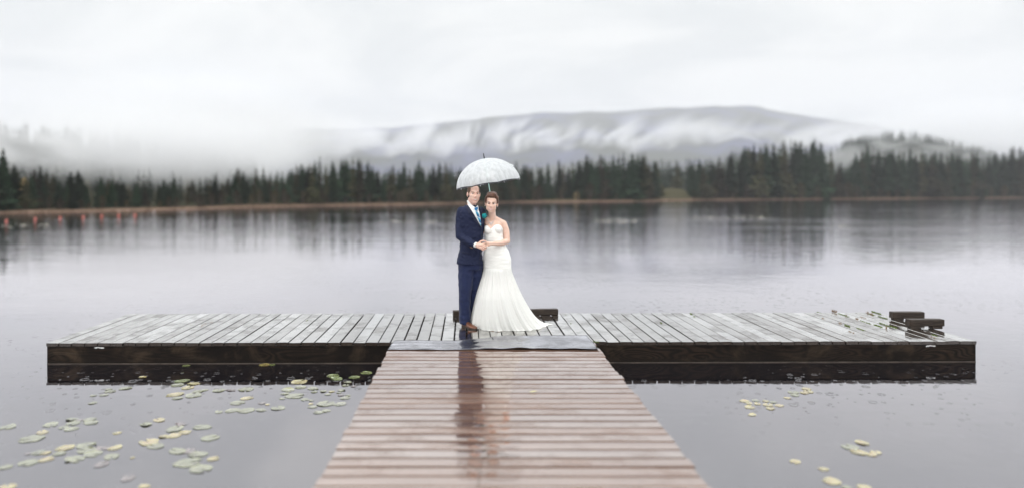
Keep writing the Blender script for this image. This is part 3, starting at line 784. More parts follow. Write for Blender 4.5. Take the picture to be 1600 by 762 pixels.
def sheet_z(x, t):
    # t 0 front .. 1 back; folded step to the higher walkway, buckled on the right half
    right = sstep(.28, .62, (x-xa)/(xb-xa))
    z_ = DZ+.018+.003*math.sin(x*9+t*2)*(1-right)
    z_ += (.007*math.exp(-((t-.62)/.05)**2)+.006*math.exp(-((t-.30)/.04)**2)+.005*math.exp(-((t-.9)/.05)**2))*(1-right)
    z_ += right*(.024*max(0, (t-.35)/.65)**1.7+.004*mn.noise(Vector((x*2, t*3, 1))))
    mid = math.exp(-(((x-xa)/(xb-xa)-.52)/.13)**2); z_ += mid*(.016*math.sin(math.pi*t)+.008*mn.noise(Vector((x*6, t*4, 2))))
    lip = math.exp(-(t/.10)**2); z_ += lip*(.004+.016*abs(mn.noise(Vector((x*3.0, 0, 4))))+.010*right)
    z_ += .0025*mn.noise(Vector((x*7, t*5, 9)))
    return z_
for s_ in range(2):
    g = []
    for a in range(NX+1):
        col = []
        for b_ in range(NY+1):
            x = xa+(xb-xa)*a/NX; t = b_/NY; right = sstep(.28, .62, a/NX)
            yb_ = 8.22+.12*right-.05*sstep(.62, .3, a/NX)+.006*mn.noise(Vector((x*4, 3, 3)))
            yf_ = 7.68+.012*mn.noise(Vector((x*5, 7, 1)))+.012*math.sin(x*3)
            col.append(bm.verts.new((x-(.03 if t > .5 else 0)*(t-.5)*(1 if a > NX/2 else -1)*1.5, yf_+(yb_-yf_)*t, sheet_z(x, t)-th*s_)))
        g.append(col)
    rows.append(g)
for a in range(NX):
    for b_ in range(NY):
        T = rows[0]; bm.faces.new((T[a][b_], T[a+1][b_], T[a+1][b_+1], T[a][b_+1]))
        T = rows[1]; bm.faces.new((T[a][b_], T[a][b_+1], T[a+1][b_+1], T[a+1][b_]))
for a in range(NX):
    for b_ in (0, NY): bm.faces.new((rows[0][a][b_], rows[0][a+1][b_], rows[1][a+1][b_], rows[1][a][b_]))
for b_ in range(NY):
    for a in (0, NX): bm.faces.new((rows[0][a][b_], rows[0][a][b_+1], rows[1][a][b_+1], rows[1][a][b_]))
for v in bm.verts: v.co -= Vector((.23, 8.05, DZ))
o = obj('metal_sheet', bm, M['sheet'], loc=(.23, 8.05, DZ), smooth=True); tag(o, 'buckled wet metal sheet covering the joint between walkway and dock', 'metal sheet')

# mooring rails on the dock
def rail(name, c, L, hgt, dep, yaw, label, gap=0.0, z0=DZ):
    e = empty(name, (c[0], c[1], z0), label, 'mooring rail', None, yaw)
    b = bmesh.new(); box(b, (0, 0, gap+hgt/2), (L, dep, hgt), bev=.006)
    bmesh.ops.subdivide_edges(b, edges=[e_ for e_ in b.edges if e_.calc_length() > L*.6], cuts=12)
    for v in b.verts: v.co.z += .003*mn.noise(v.co*4); v.co.y += .003*mn.noise(v.co*5+Vector((9, 0, 0)))
    obj('top_timber', b, M['rail'], e)
    if gap:
        for sx in (-1, 1):
            b = bmesh.new(); box(b, (sx*(L/2-.09), 0, gap/2+.001), (.13, dep*.9, gap), bev=.003); obj('spacer', b, M['rail'], e)
    return e
rail('mooring_rail', (.47, 9.93, 0), 1.52, .085, .09, R(6), 'long low timber rail on the rear dock edge behind the couple', gap=0.0)
rail('mooring_rail', (6.00, 9.56, 0), .44, .088, .10, R(0), 'rear one of the two short raised timber rails at the right end of the dock', gap=.030)
rail('mooring_rail', (5.87, 8.98, 0), .46, .088, .10, R(1.0), 'front one of the two short raised timber rails, nearer the right corner of the dock', gap=.035)

# lily pads
PADS = []
A_ = [(45,400,95,'g'),(300,386,85,'g'),(425,355,75,'g'),(465,360,45,'b'),(530,355,70,'g'),(432,378,80,'g'),(375,402,65,'g'),(422,411,75,'g'),(535,373,90,'g'),(250,430,75,'y'),(218,437,22,'b'),(185,470,130,'g'),(690,434,50,'y'),(382,522,105,'y'),(270,552,60,'y'),(510,508,110,'g'),(512,535,110,'g'),(605,524,70,'b'),(675,522,85,'y'),(165,557,40,'b'),(225,550,75,'g'),(350,555,75,'g'),(275,590,90,'y'),(547,558,100,'g'),(655,574,100,'g'),(440,588,110,'g'),(600,618,95,'b'),(165,610,105,'g'),(35,635,70,'g'),(45,752,95,'y'),(755,700,90,'b'),(780,580,30,'y'),(545,258,55,'g'),(550,215,38,'g'),(612,212,50,'g'),(650,190,65,'g'),(640,178,40,'g'),(740,172,70,'g'),(860,384,75,'g'),(937,358,80,'y'),(1062,383,68,'b'),(1030,410,115,'g'),(965,455,60,'y'),(1025,450,90,'y'),(1090,430,70,'y'),(1190,400,110,'g'),(875,488,120,'y'),(915,512,100,'g'),(1238,463,110,'g'),(1045,541,110,'g'),(1120,540,80,'b'),(1165,560,115,'g'),(1110,608,150,'g'),(1182,645,140,'g'),(1255,586,70,'y'),(850,748,70,'y'),(1045,153,80,'g'),(1070,128,85,'d'),(1105,168,75,'y'),(1140,145,70,'y'),(1030,208,100,'y'),(1045,230,60,'g'),(1165,190,60,'g'),(1140,213,100,'g'),(1200,183,50,'g'),(1288,184,75,'g'),(1360,182,60,'b'),(1452,178,90,'g'),(1400,257,85,'g'),(1455,230,75,'y'),(1290,311,50,'g'),(1370,302,90,'g'),(1450,302,95,'g'),(1097,38,45,'d'),(840,105,45,'y'),(663,26,25,'y')]
PADS += [(x/3.77, 560+y_/3.77, w/3.77, c) for x, y_, w, c in A_]
B_ = [(100,68,130,'y'),(195,65,90,'d'),(920,198,150,'d'),(960,232,170,'d'),(1175,215,130,'d'),(1315,163,140,'d'),(530,335,140,'g'),(680,350,150,'g'),(380,368,170,'g'),(345,412,110,'g'),(465,438,220,'g'),(515,270,200,'y'),(695,390,80,'g'),(800,382,80,'g'),(905,385,70,'y'),(1020,370,100,'g'),(855,420,80,'g'),(985,400,60,'g'),(1060,462,130,'g'),(1010,430,70,'b'),(1095,432,70,'g'),(580,480,110,'g'),(660,492,70,'g'),(655,532,70,'y'),(670,568,110,'g'),(830,530,220,'g'),(1000,535,160,'g'),(740,633,120,'g'),(835,615,110,'g'),(265,580,180,'g'),(60,605,140,'g'),(70,525,90,'b'),(135,540,60,'y'),(310,472,70,'g'),(1090,275,100,'g'),(1065,313,90,'g'),(1160,325,70,'b')]
PADS += [(400+x/7.62, 560+y_/7.62, w/7.62, c) for x, y_, w, c in B_]
C_ = [(180,190,60,'y'),(215,230,70,'y'),(210,205,50,'y'),(255,188,50,'g'),(265,208,50,'y'),(320,190,50,'y'),(335,215,70,'y'),(350,238,60,'y'),(370,198,50,'g'),(410,220,65,'y'),(230,280,55,'y'),(460,170,50,'y'),(500,133,70,'g'),(510,152,60,'g'),(585,110,65,'y'),(600,128,70,'y'),(570,137,60,'y'),(870,490,110,'g'),(950,462,100,'y'),(930,524,100,'y'),(1010,540,70,'y'),(1040,525,70,'y'),(512,585,75,'y'),(697,634,70,'y'),(755,714,110,'y'),(850,756,70,'g'),(965,755,100,'y')]
PADS += [(1120+x/4.186, 580+y_/4.186, w/4.186, c) for x, y_, w, c in C_]
PM = {'g': mat_pad('pale_green_pad', (.14, .145, .07), (.22, .22, .11), (.08, .075, .04)),
      'd': mat_pad('fresh_green_pad', (.13, .17, .05), (.24, .28, .11), (.12, .12, .05)),
      'y': mat_pad('yellow_pad', (.24, .20, .06), (.35, .30, .11), (.30, .20, .08)),
      'b': mat_pad('brown_pad', (.09, .06, .06), (.17, .12, .11), (.05, .035, .03))}
def pad_mesh(name, rad, c, seed):
    q_ = random.Random(seed); b = bmesh.new(); N = 36; notch = .34+q_.uniform(-.1, .25); ra = q_.uniform(0, 6.28)
    if c == 'b': cv = .5
    else: cv = 1.0
    asp = q_.uniform(.72, .95); curl = q_.uniform(.0, .35) if q_.random() < .3 else .05
    cdir = q_.uniform(0, 6.28); top = []; bot = []
    radii = [.0, .18, .42, .7, .93, 1.0]
    for r_ in radii:
        ringt = []; ringb = []
        for k in range(N):
            th = notch/2+(2*math.pi-notch)*k/(N-1)
            rr_ = r_*rad*(1+.09*mn.noise(Vector((math.cos(th)*1.5+seed, math.sin(th)*1.5, 0)))*2*r_)*(1-.0*r_)
            if c == 'b': rr_ *= 1+.25*mn.noise(Vector((math.cos(th)*2+seed, math.sin(th)*2, 5)))*2
            x = rr_*math.cos(th); y_ = rr_*math.sin(th)*asp
            z_ = .002+.0012*r_+.003*rad/.12*abs(mn.noise(Vector((x*18+seed, y_*18, 0))))*r_
            dirn = math.cos(th-cdir); z_ += max(0, dirn-.35)*curl*rad*max(0, r_-.6)*2.0
            xx = x*math.cos(ra)-y_*math.sin(ra); yy = x*math.sin(ra)+y_*math.cos(ra)
            ringt.append(b.verts.new((xx, yy, z_))); ringb.append(b.verts.new((xx, yy, z_-.0011)))
        top.append(ringt); bot.append(ringb)
    for A, B in zip(top, top[1:]):
        for k in range(N-1): b.faces.new((A[k], B[k], B[k+1], A[k+1])) if A is not top[0] else b.faces.new((A[k], B[k], B[k+1]))
    for A, B in zip(bot, bot[1:]):
        for k in range(N-1): b.faces.new((A[k], A[k+1], B[k+1], B[k])) if A is not bot[0] else b.faces.new((A[k], B[k+1], B[k]))
    for k in range(N-1): b.faces.new((top[-1][k], bot[-1][k], bot[-1][k+1], top[-1][k+1]))
    for k in (0, N-1):
        for j in range(1, len(radii)-1): b.faces.new((top[j][k], top[j+1][k], bot[j+1][k], bot[j][k]))
    bmesh.ops.remove_doubles(b, verts=b.verts, dist=.00005)
    return b
CW = {'g': 'pale green', 'd': 'fresh green', 'y': 'yellowing', 'b': 'withered brown'}
def pad_label(px, py, w, c):
    if c == 'd' or py < 602: where = 'in the dark dock reflection'
    elif px > 1250: where = 'at lower right'
    elif px > 1100: where = 'in the right raft'
    elif px > 330 and py < 650: where = 'between dock and walkway'
    elif px > 215 and py < 625: where = 'below the dock reflection'
    elif px > 205: where = 'left of the walkway'
    elif py > 640: where = 'at lower left'
    else: where = 'below the left dock end'
    sz = 'large' if w > 27 else ('small' if w < 16 else 'medium')
    return '%s %s lily pad %s' % (sz, CW[c], where), 'lily pads '+where
for k, (px, py, w, c) in enumerate(PADS):
    P0 = onz(px, py, .004); rad = w/2/F*P0.y*1.02
    lab, grp = pad_label(px, py, w, c)
    o = obj('lily_pad', pad_mesh('pad', rad, c, k), PM[c], loc=(P0.x, P0.y, 0), smooth=False, recalc=False)
    tag(o, lab, 'lily pad', grp); reg(o, px, lab, lab.replace('lily pad ', 'lily pads '))

ORD = 'leftmost second third fourth fifth sixth seventh eighth ninth tenth eleventh twelfth thirteenth fourteenth fifteenth sixteenth'.split()
_g = {}
for phrase, plural, px, o in REG: _g.setdefault(phrase, []).append((px, o, plural))
for phrase, L_ in _g.items():
    if len(L_) == 1: L_[0][1]['label'] = phrase if len(phrase.split()) >= 4 else phrase+' in view'; continue
    for k, (px, o, plural) in enumerate(sorted(L_, key=lambda t: t[0])):
        o['label'] = (ORD[0]+' of the ' if k == 0 else (ORD[k] if k < 16 else '%dth' % (k+1))+' from left of the ')+plural
# far floating leaves: a scatter nobody could count
bm = bmesh.new(); q = random.Random(9)
for (u0, u1, y0, y1, nn) in [(0, 75, 349, 356, 28), (590, 690, 344, 349, 50), (930, 1000, 343, 348, 70), (1080, 1195, 338, 343, 90), (1300, 1330, 352, 356, 10), (1190, 1215, 340, 343, 10), (560, 700, 322, 325, 50), (1500, 1600, 314, 316, 60)]:
    for k in range(nn):
        P0 = onz(q.uniform(u0, u1), q.uniform(y0, y1), 0); r_ = q.uniform(.08, .16); N = 7
        vt = [bm.verts.new((P0.x+r_*math.cos(6.283*j/N), P0.y+r_*math.sin(6.283*j/N)*q.uniform(.7, 1), .012+q.uniform(0, .02))) for j in range(N)]
        bm.faces.new(vt)
o = obj('floating_leaves', bm, PM['y'], recalc=False); tag(o, 'distant drifts of pale lily leaves far out on the lake', 'leaves', kind='stuff')

# red-orange swim line buoys
M['buoy'] = mat_plain('faded_orange_plastic', (.36, .10, .075), .4, .12, 4)
for k, (px, py) in enumerate([(10, 346.5), (55, 343.5), (94, 342), (130, 340.5), (159, 339), (185.5, 338), (211, 337.5)]):
    P0 = onz(px, py, 0); s_ = 2.3/F*P0.y
    nm = ['nearest and leftmost orange buoy of the line off the left beach', 'second orange buoy from the left in the line off the beach', 'third orange buoy from the left in the line off the beach', 'fourth and middle orange buoy of the line off the beach',
          'fifth orange buoy from the left, off the beach', 'last but one orange buoy at the far end of the line', 'farthest and rightmost orange buoy of the line'][k]
    e = empty('buoy', (P0.x, P0.y, 0), nm, 'buoy', 'orange buoys off the left shore')
    b = bmesh.new(); tube(b, [(0, 0, -.25*s_), (0, 0, 0), (0, 0, s_*.5), (0, 0, s_*1.2), (0, 0, s_*1.55), (0, 0, s_*1.75)], [s_*.3, s_*.85, s_, s_*.85, s_*.4, s_*.18], seg=16)
    obj('float_body', b, M['buoy'], e, smooth=True)
    b = bmesh.new(); tube(b, [(0, 0, s_*1.7), (0, 0, s_*2.1)], [s_*.12, s_*.10], seg=8); obj('ring_stub', b, M['buoy'], e)

# moss and grass growing from the dock gaps
M['moss'] = mat_foliage('moss', (.08, .12, .025), (.17, .23, .06), 0)
M['dead'] = mat_foliage('dead_grass', (.16, .09, .045), (.28, .19, .10), 0)
def tufts(name, mt, spots, label, cat, hs=1.0):
    b = bmesh.new(); q_ = random.Random(len(spots))
    for (px, py, w, hgt, cnt) in spots:
        for k in range(cnt):
            P0 = onz(px+q_.uniform(-.12, .12)*w, py+q_.uniform(-.3, .3), DZ); P0.y += q_.uniform(-w, w)*.017*(1 if py < 530 else .1); P0.x += q_.uniform(-w, w)*(0 if py < 530 else .008); h_ = q_.uniform(.3, 1)*hgt*hs
            a = q_.uniform(0, 6.28); ww = .0022+.004*(hgt < .02); l_ = q_.uniform(.2, .9)*h_
            p0 = P0+Vector((math.cos(a)*ww, math.sin(a)*ww, -.006)); p1 = P0-Vector((math.cos(a)*ww, math.sin(a)*ww, .006))
            b_ = q_.uniform(0, 6.28); tip = P0+Vector((math.cos(b_)*l_, math.sin(b_)*l_, h_)); midp = (P0+tip)/2+Vector((0, 0, h_*.15))
            v = [b.verts.new(p0), b.verts.new(p1), b.verts.new(midp+(p1-P0)*.7), b.verts.new(midp+(p0-P0)*.7), b.verts.new(tip)]
            b.faces.new(v[:4]); b.faces.new((v[3], v[2], v[4]))
    o = obj(name, b, mt, recalc=False); tag(o, label, cat, kind='stuff'); return o
tufts('moss', M['moss'], [(1369, 488.5, 7, .022, 240), (1379, 496, 6, .02, 200), (1382, 507, 7, .02, 220), (1372, 509, 5, .018, 120), (1396, 511, 4, .018, 110), (1324, 509, 4, .022, 130), (1318, 492, 9, .012, 140), (1345, 514, 6, .012, 80), (1352, 503, 8, .012, 90),
                          (1362, 491, 4, .015, 60), (1080, 490, 3, .016, 60), (1033, 504, 2, .012, 40), (1085, 494, 2, .010, 40), (480, 500, 3, .010, 40), (1280, 488, 4, .012, 50), (892, 505, 1.2, .006, 60), (884, 492, 1.2, .006, 50), (672, 505, 1.5, .006, 60), (925, 534, 10, .03, 60), (1460, 524, 3, .015, 60)],
      'green moss tufts sprouting from the gaps at the right end of the dock', 'moss')
tufts('dead_grass', M['dead'], [(1303, 487, 4, .05, 60), (1322, 493, 1.5, .035, 20), (1339, 498, 2, .03, 24), (1313, 505, 2, .03, 20), (1348, 496, 4, .025, 30), (1361, 491, 2, .045, 22), (1286, 497, 3, .02, 16), (1385, 513, 1, .05, 12), (1355, 489, 2, .05, 14), (317, 508, 5, .03, 16), (330, 504, 4, .02, 10), (1459, 527, 3, .03, 24), (1330, 518, 4, .01, 16)],
      'dry brown grass stalks in the dock gaps', 'dry grass')
# a broken dry stem on the planks of the walkway
M['stem'] = mat_plain('dry_dark_stem', (.06, .045, .03), .8, .2, 10)
def stem(pts, rad, label, group=None):
    b = bmesh.new()
    for ln_ in pts:
        P_ = [onz(px, py, DZ+.020+dz) for px, py, dz in ln_]; tube(b, P_, [rad*(1-.6*k/(len(P_)-1)) for k in range(len(P_))], seg=6)
    base = onz(pts[0][0][0], pts[0][0][1], DZ+.012)
    for v in b.verts: v.co -= base
    o = obj('dry_stem', b, M['stem'], loc=base); tag(o, label, 'twig', group)
stem([[(745, 762, 0), (748, 750, .008), (750, 735, .012), (753, 715, .014), (755, 700, .004)], [(750, 735, .012), (738, 727, .02), (728, 723, .012), (716, 719, 0)], [(753, 715, .014), (772, 706, .02), (785, 704, .012), (793, 711, 0)]],
     .0016, 'thin branched dry stem lying on the near walkway planks under the reflections')
stem([[(781, 704, .004), (788, 707, .01), (793, 714, 0)]], .0016, 'short curled dry bit right of the branched stem on the walkway')
M['leafy'] = mat_plain('pale_leaf', (.55, .50, .22), .5, .2, 20)
def leaf(px, py, L, label, mt, rot=.2):
    P0 = onz(px, py, DZ+.018); b = bmesh.new()
    vs = [(-L, 0, 0), (-L*.4, -L*.35, .003), (L*.5, -L*.28, .006), (L, 0, .002), (L*.5, L*.3, .005), (-L*.4, L*.33, .002)]
    top = [b.verts.new(Vector(v)+Vector((0, 0, .0015))) for v in vs]; bot = [b.verts.new(v) for v in vs]
    b.faces.new(top); b.faces.new(bot[::-1])
    for k in range(6): b.faces.new((top[k], bot[k], bot[(k+1) % 6], top[(k+1) % 6]))
    o = obj('fallen_leaf', b, mt, loc=P0); o.rotation_euler = (0, 0, rot); tag(o, label, 'leaf')
leaf(833, 611.5, .035, 'pale yellow leaf lying on the walkway right of the reflections', M['leafy'])
leaf(907, 605, .010, 'tiny reddish leaf scrap on the right side of the walkway', M['buoy'], .5)
leaf(300, 508, .02, 'small green leaf on the left part of the dock', M['moss'], .1)

# ------------------------------------------------------------------ umbrella
UA = at(756.8, 248.0, 9.27); UT = R(-9.6)           # apex and sideways tilt
um = empty('umbrella', (0, 0, 0), 'clear dome umbrella with a dark rim held over the bride and groom', 'umbrella')
um.location = UA; um.rotation_euler = (0, UT, 0)
m, n, out = new_mat('wet_clear_plastic'); tcd = n('ShaderNodeTexCoord'); geo = n('ShaderNodeNewGeometry')
vo = n('ShaderNodeTexVoronoi', feature='F1', i={'Vector': tcd.outputs['Object'], 'Scale': 95.0}); 
mp = n('ShaderNodeMapping', i={'Vector': tcd.outputs['Object'], 'Scale': (26, 26, 4)})
stn = n('ShaderNodeTexNoise', i={'Vector': mp.outputs[0], 'Scale': 1.0, 'Detail': 4.0, 'Roughness': .7})
op = n.math('ADD', n.maprange(stn.outputs[0], .3, .7, .42, .58), n.maprange(vo.outputs[0], .1, .3, .03, 0), clamp=True)
lw = n('ShaderNodeLayerWeight', i={'Blend': .35}); op = n.math('ADD', op, n.math('MULTIPLY', lw.outputs['Facing'], .25), clamp=True)
bp = n('ShaderNodeBump', i={'Height': vo.outputs[0], 'Distance': .0008, 'Strength': .5})
tr = n('ShaderNodeBsdfTransparent', i={'Color': (.97, .98, .98)})
df = n('ShaderNodeBsdfDiffuse', i={'Color': (.80, .82, .84), 'Normal': bp.outputs[0]}); tl = n('ShaderNodeBsdfTranslucent', i={'Color': (.80, .82, .84)})
gl = n('ShaderNodeBsdfGlossy', i={'Color': (1, 1, 1), 'Roughness': .35, 'Normal': bp.outputs[0]})
dt = n('ShaderNodeMixShader', i={0: .5, 1: df.outputs[0], 2: tl.outputs[0]}); dg = n('ShaderNodeMixShader', i={0: .18, 1: dt.outputs[0], 2: gl.outputs[0]})
mx = n('ShaderNodeMixShader', i={0: op, 1: tr.outputs[0], 2: dg.outputs[0]}); n.l.new(mx.outputs[0], out.inputs[0]); M['clear'] = m
UR, UH = .447, .355; NR = 8; RP = R(14)
def dome(th, t, lift=0.0):
    """t 0 apex .. 1 rim; panels sag between ribs"""
    seg_ = 2*math.pi/NR; loc = ((th-RP) % seg_)/seg_; sag = math.sin(math.pi*loc)
    ang = t*math.pi/2*.94
    r_ = UR*math.sin(ang)/math.sin(math.pi/2*.94)*(1-.045*sag*t); z_ = -UH*(1-math.cos(ang))/(1-math.cos(math.pi/2*.94))+.012*sag*t**3
    r_ += lift; z_ += lift*.5
    return Vector((r_*math.cos(th), r_*math.sin(th), z_))
bm = bmesh.new(); NS = 96; rows = []
for k in range(1, 25): rows.append([bm.verts.new(dome(2*math.pi*j/NS+RP, k/24)) for j in range(NS)])
ap = bm.verts.new((0, 0, 0))
for j in range(NS): bm.faces.new((ap, rows[0][j], rows[0][(j+1) % NS]))
for A, B in zip(rows, rows[1:]):
    for j in range(NS): bm.faces.new((A[j], B[j], B[(j+1) % NS], A[(j+1) % NS]))
can = obj('canopy', bm, M['clear'], um, smooth=True)
M['rimtape'] = mat_plain('dark_rim_tape', (.03, .03, .035), .4, .2, 20)
M['ribw'] = mat_plain('white_rib', (.72, .74, .76), .35, .1, 20)
M['mint'] = mat_plain('mint_shaft', (.42, .68, .62), .35, .05, 20)
M['black'] = mat_plain('black_plastic', (.015, .015, .016), .35, .1, 20)
bm = bmesh.new(); rr_ = []
for j in range(NS):
    th = 2*math.pi*j/NS+RP; a = dome(th, 1.0, .0015); b_ = dome(th, .978, .0015); rr_.append([bm.verts.new(a), bm.verts.new(b_), bm.verts.new(b_-Vector((math.cos(th), math.sin(th), 0))*.004), bm.verts.new(a-Vector((math.cos(th), math.sin(th), 0))*.004)])
for j in range(NS):
    A, B = rr_[j], rr_[(j+1) % NS]
    for k in range(4): bm.faces.new((A[k], B[k], B[(k+1) % 4], A[(k+1) % 4]))
obj('rim_tape', bm, M['rimtape'], can)
for k in range(NR):
    th = RP+2*math.pi*k/NR; bm = bmesh.new()
    tube(bm, [dome(th, t/14, -.004) for t in range(0, 15)], .0030, seg=6); obj('rib', bm, M['ribw'], um)
    bm = bmesh.new(); tube(bm, [dome(th, 1.0, -.002), dome(th, 1.02, .004)+Vector((0, 0, -.008))], [.004, .0022], seg=6); obj('rib_tip', bm, M['black'], um)
bm = bmesh.new(); tube(bm, [(0, 0, -.004), (0, 0, .03), (0, 0, .07)], [.0085, .0075, .0055], seg=10); obj('ferrule', bm, M['black'], um)
bm = bmesh.new(); tube(bm, [(0, 0, -.002), (0, 0, -.82)], .006, seg=10); sh = obj('shaft', bm, M['mint'], um)
bm = bmesh.new(); tube(bm, [(0, 0, -.27), (0, 0, -.30)], .012, seg=10); obj('runner', bm, M['black'], sh)
bm = bmesh.new(); hp = [(0, 0, -.80), (0, 0, -.90)]+[(.03-.03*math.cos(a), 0, -.90-.03*math.sin(a)) for a in [k*math.pi/8 for k in range(1, 9)]]
tube(bm, hp, .010, seg=10); obj('handle', bm, M['black'], um)
bm = bmesh.new(); pS = dome(R(-8), .62, .004); box(bm, pS, (.05, .012, .014), ry=.6); obj('strap', bm, M['ribw'], um)
# ================================================================== PEOPLE (world coordinates, then moved to each figure's origin)
def mat_skin(name, col, red):
    m, n, out = new_mat(name); tcd = n('ShaderNodeTexCoord')
    nz = n('ShaderNodeTexNoise', i={'Vector': tcd.outputs['Object'], 'Scale': 22.0, 'Detail': 4.0})
    c = n.mix(n.maprange(nz.outputs[0], .35, .7), col, red)
    p = n('ShaderNodeBsdfPrincipled', i={'Base Color': c, 'Roughness': .48, 'Subsurface Weight': .18, 'Subsurface Radius': (.012, .005, .003), 'Subsurface Scale': 1.0, 'Specular IOR Level': .4})
    n.l.new(p.outputs[0], out.inputs[0]); return m
def mat_cloth(name, col, scale=260, bump=.0006, var=.12, rough=.75, sheen=.1):
    m, n, out = new_mat(name); tcd = n('ShaderNodeTexCoord')
    w = n('ShaderNodeTexNoise', i={'Vector': tcd.outputs['Object'], 'Scale': float(scale), 'Detail': 2.0})
    f = n('ShaderNodeTexNoise', i={'Vector': tcd.outputs['Object'], 'Scale': 7.0, 'Detail': 4.0})
    c = n.mix(n.maprange(w.outputs[0], .35, .65), tuple(x*(1-var) for x in col), tuple(min(1, x*(1+var)) for x in col))
    bp = n('ShaderNodeBump', i={'Height': n.math('ADD', w.outputs[0], n.math('MULTIPLY', f.outputs[0], 8.0)), 'Distance': bump, 'Strength': .8})
    p = n('ShaderNodeBsdfPrincipled', i={'Base Color': c, 'Roughness': rough, 'Normal': bp.outputs[0], 'Sheen Weight': sheen, 'Specular IOR Level': .25})
    n.l.new(p.outputs[0], out.inputs[0]); return m
M['skin_m'] = mat_skin('skin_fair', (.72, .49, .40), (.67, .41, .33)); M['skin_f'] = mat_skin('skin_warm', (.72, .50, .41), (.67, .44, .34))
M['suit'] = mat_cloth('navy_wool', (.010, .0145, .043), sheen=0.0); M['suit_d'] = mat_cloth('navy_lapel', (.007, .010, .032), rough=.6)
M['trouser'] = mat_cloth('blue_trouser_wool', (.012, .019, .062)); M['shirt'] = mat_cloth('white_shirt', (.80, .80, .78), var=.03); M['ivory'] = mat_cloth('ivory_dress', (.83, .82, .785), scale=120, var=.03, sheen=.25)
M['leather'] = mat_plain('brown_leather', (.13, .046, .022), .3, .35, 14, spec=.6); M['sole'] = mat_plain('dark_sole', (.04, .025, .018), .5, .2, 10)
M['hair_m'] = mat_plain('short_brown_hair', (.10, .055, .032), .6, .35, 40, bump=.004); M['hair_f'] = mat_plain('dark_brown_hair', (.095, .040, .022), .38, .45, 5, bump=.012, stretch=(3, 3, 14))
M['eye_w'] = mat_plain('eye_white', (.72, .70, .68), .25, .02, 5); M['iris'] = mat_plain('iris', (.05, .04, .035), .15, .1, 5)
M['brow'] = mat_plain('brow_hair', (.09, .05, .03), .8, .2, 60); M['lid'] = mat_plain('lid_makeup', (.10, .055, .05), .6, .2, 20); M['lid_m'] = mat_plain('lid_shadow', (.30, .16, .12), .6, .2, 20)
M['lip_f'] = mat_plain('pink_lips', (.58, .20, .19), .3, .08, 20); M['lip_m'] = mat_plain('natural_lips', (.50, .23, .19), .4, .08, 20); M['teeth'] = mat_plain('teeth', (.80, .78, .74), .25, .03, 5)
M['silver'] = mat_plain('silver_jewels', (.75, .75, .76), .18, .2, 60, metal=.9)
M['button'] = mat_plain('tan_button', (.30, .18, .09), .4, .1, 10)
m, n, out = new_mat('striped_tie'); tcd = n('ShaderNodeTexCoord'); sp = n('ShaderNodeSeparateXYZ', i={0: tcd.outputs['Object']})
t_ = n.math('FRACT', n.math('MULTIPLY', n.math('ADD', n.math('MULTIPLY', sp.outputs[0], .75), sp.outputs[2]), 17.0))
c = n.ramp(t_, [(0, (.0, .10, .26)), (.45, (.0, .10, .26)), (.47, (.01, .28, .46)), (.84, (.01, .28, .46)), (.86, (.6, .66, .68)), (1, (.6, .66, .68))], 'CONSTANT')
p = n('ShaderNodeBsdfPrincipled', i={'Base Color': c, 'Roughness': .4}); n.l.new(p.outputs[0], out.inputs[0]); M['tie'] = m
m, n, out = new_mat('white_tulle'); tcd = n('ShaderNodeTexCoord')
w = n('ShaderNodeTexNoise', i={'Vector': tcd.outputs['Object'], 'Scale': 90.0, 'Detail': 3.0})
bp = n('ShaderNodeBump', i={'Height': w.outputs[0], 'Distance': .003, 'Strength': .6})
df = n('ShaderNodeBsdfDiffuse', i={'Color': (.83, .825, .80), 'Normal': bp.outputs[0]}); tl = n('ShaderNodeBsdfTranslucent', i={'Color': (.83, .825, .80)})
mx = n('ShaderNodeMixShader', i={0: .22, 1: df.outputs[0], 2: tl.outputs[0]}); n.l.new(mx.outputs[0], out.inputs[0]); M['tulle'] = m

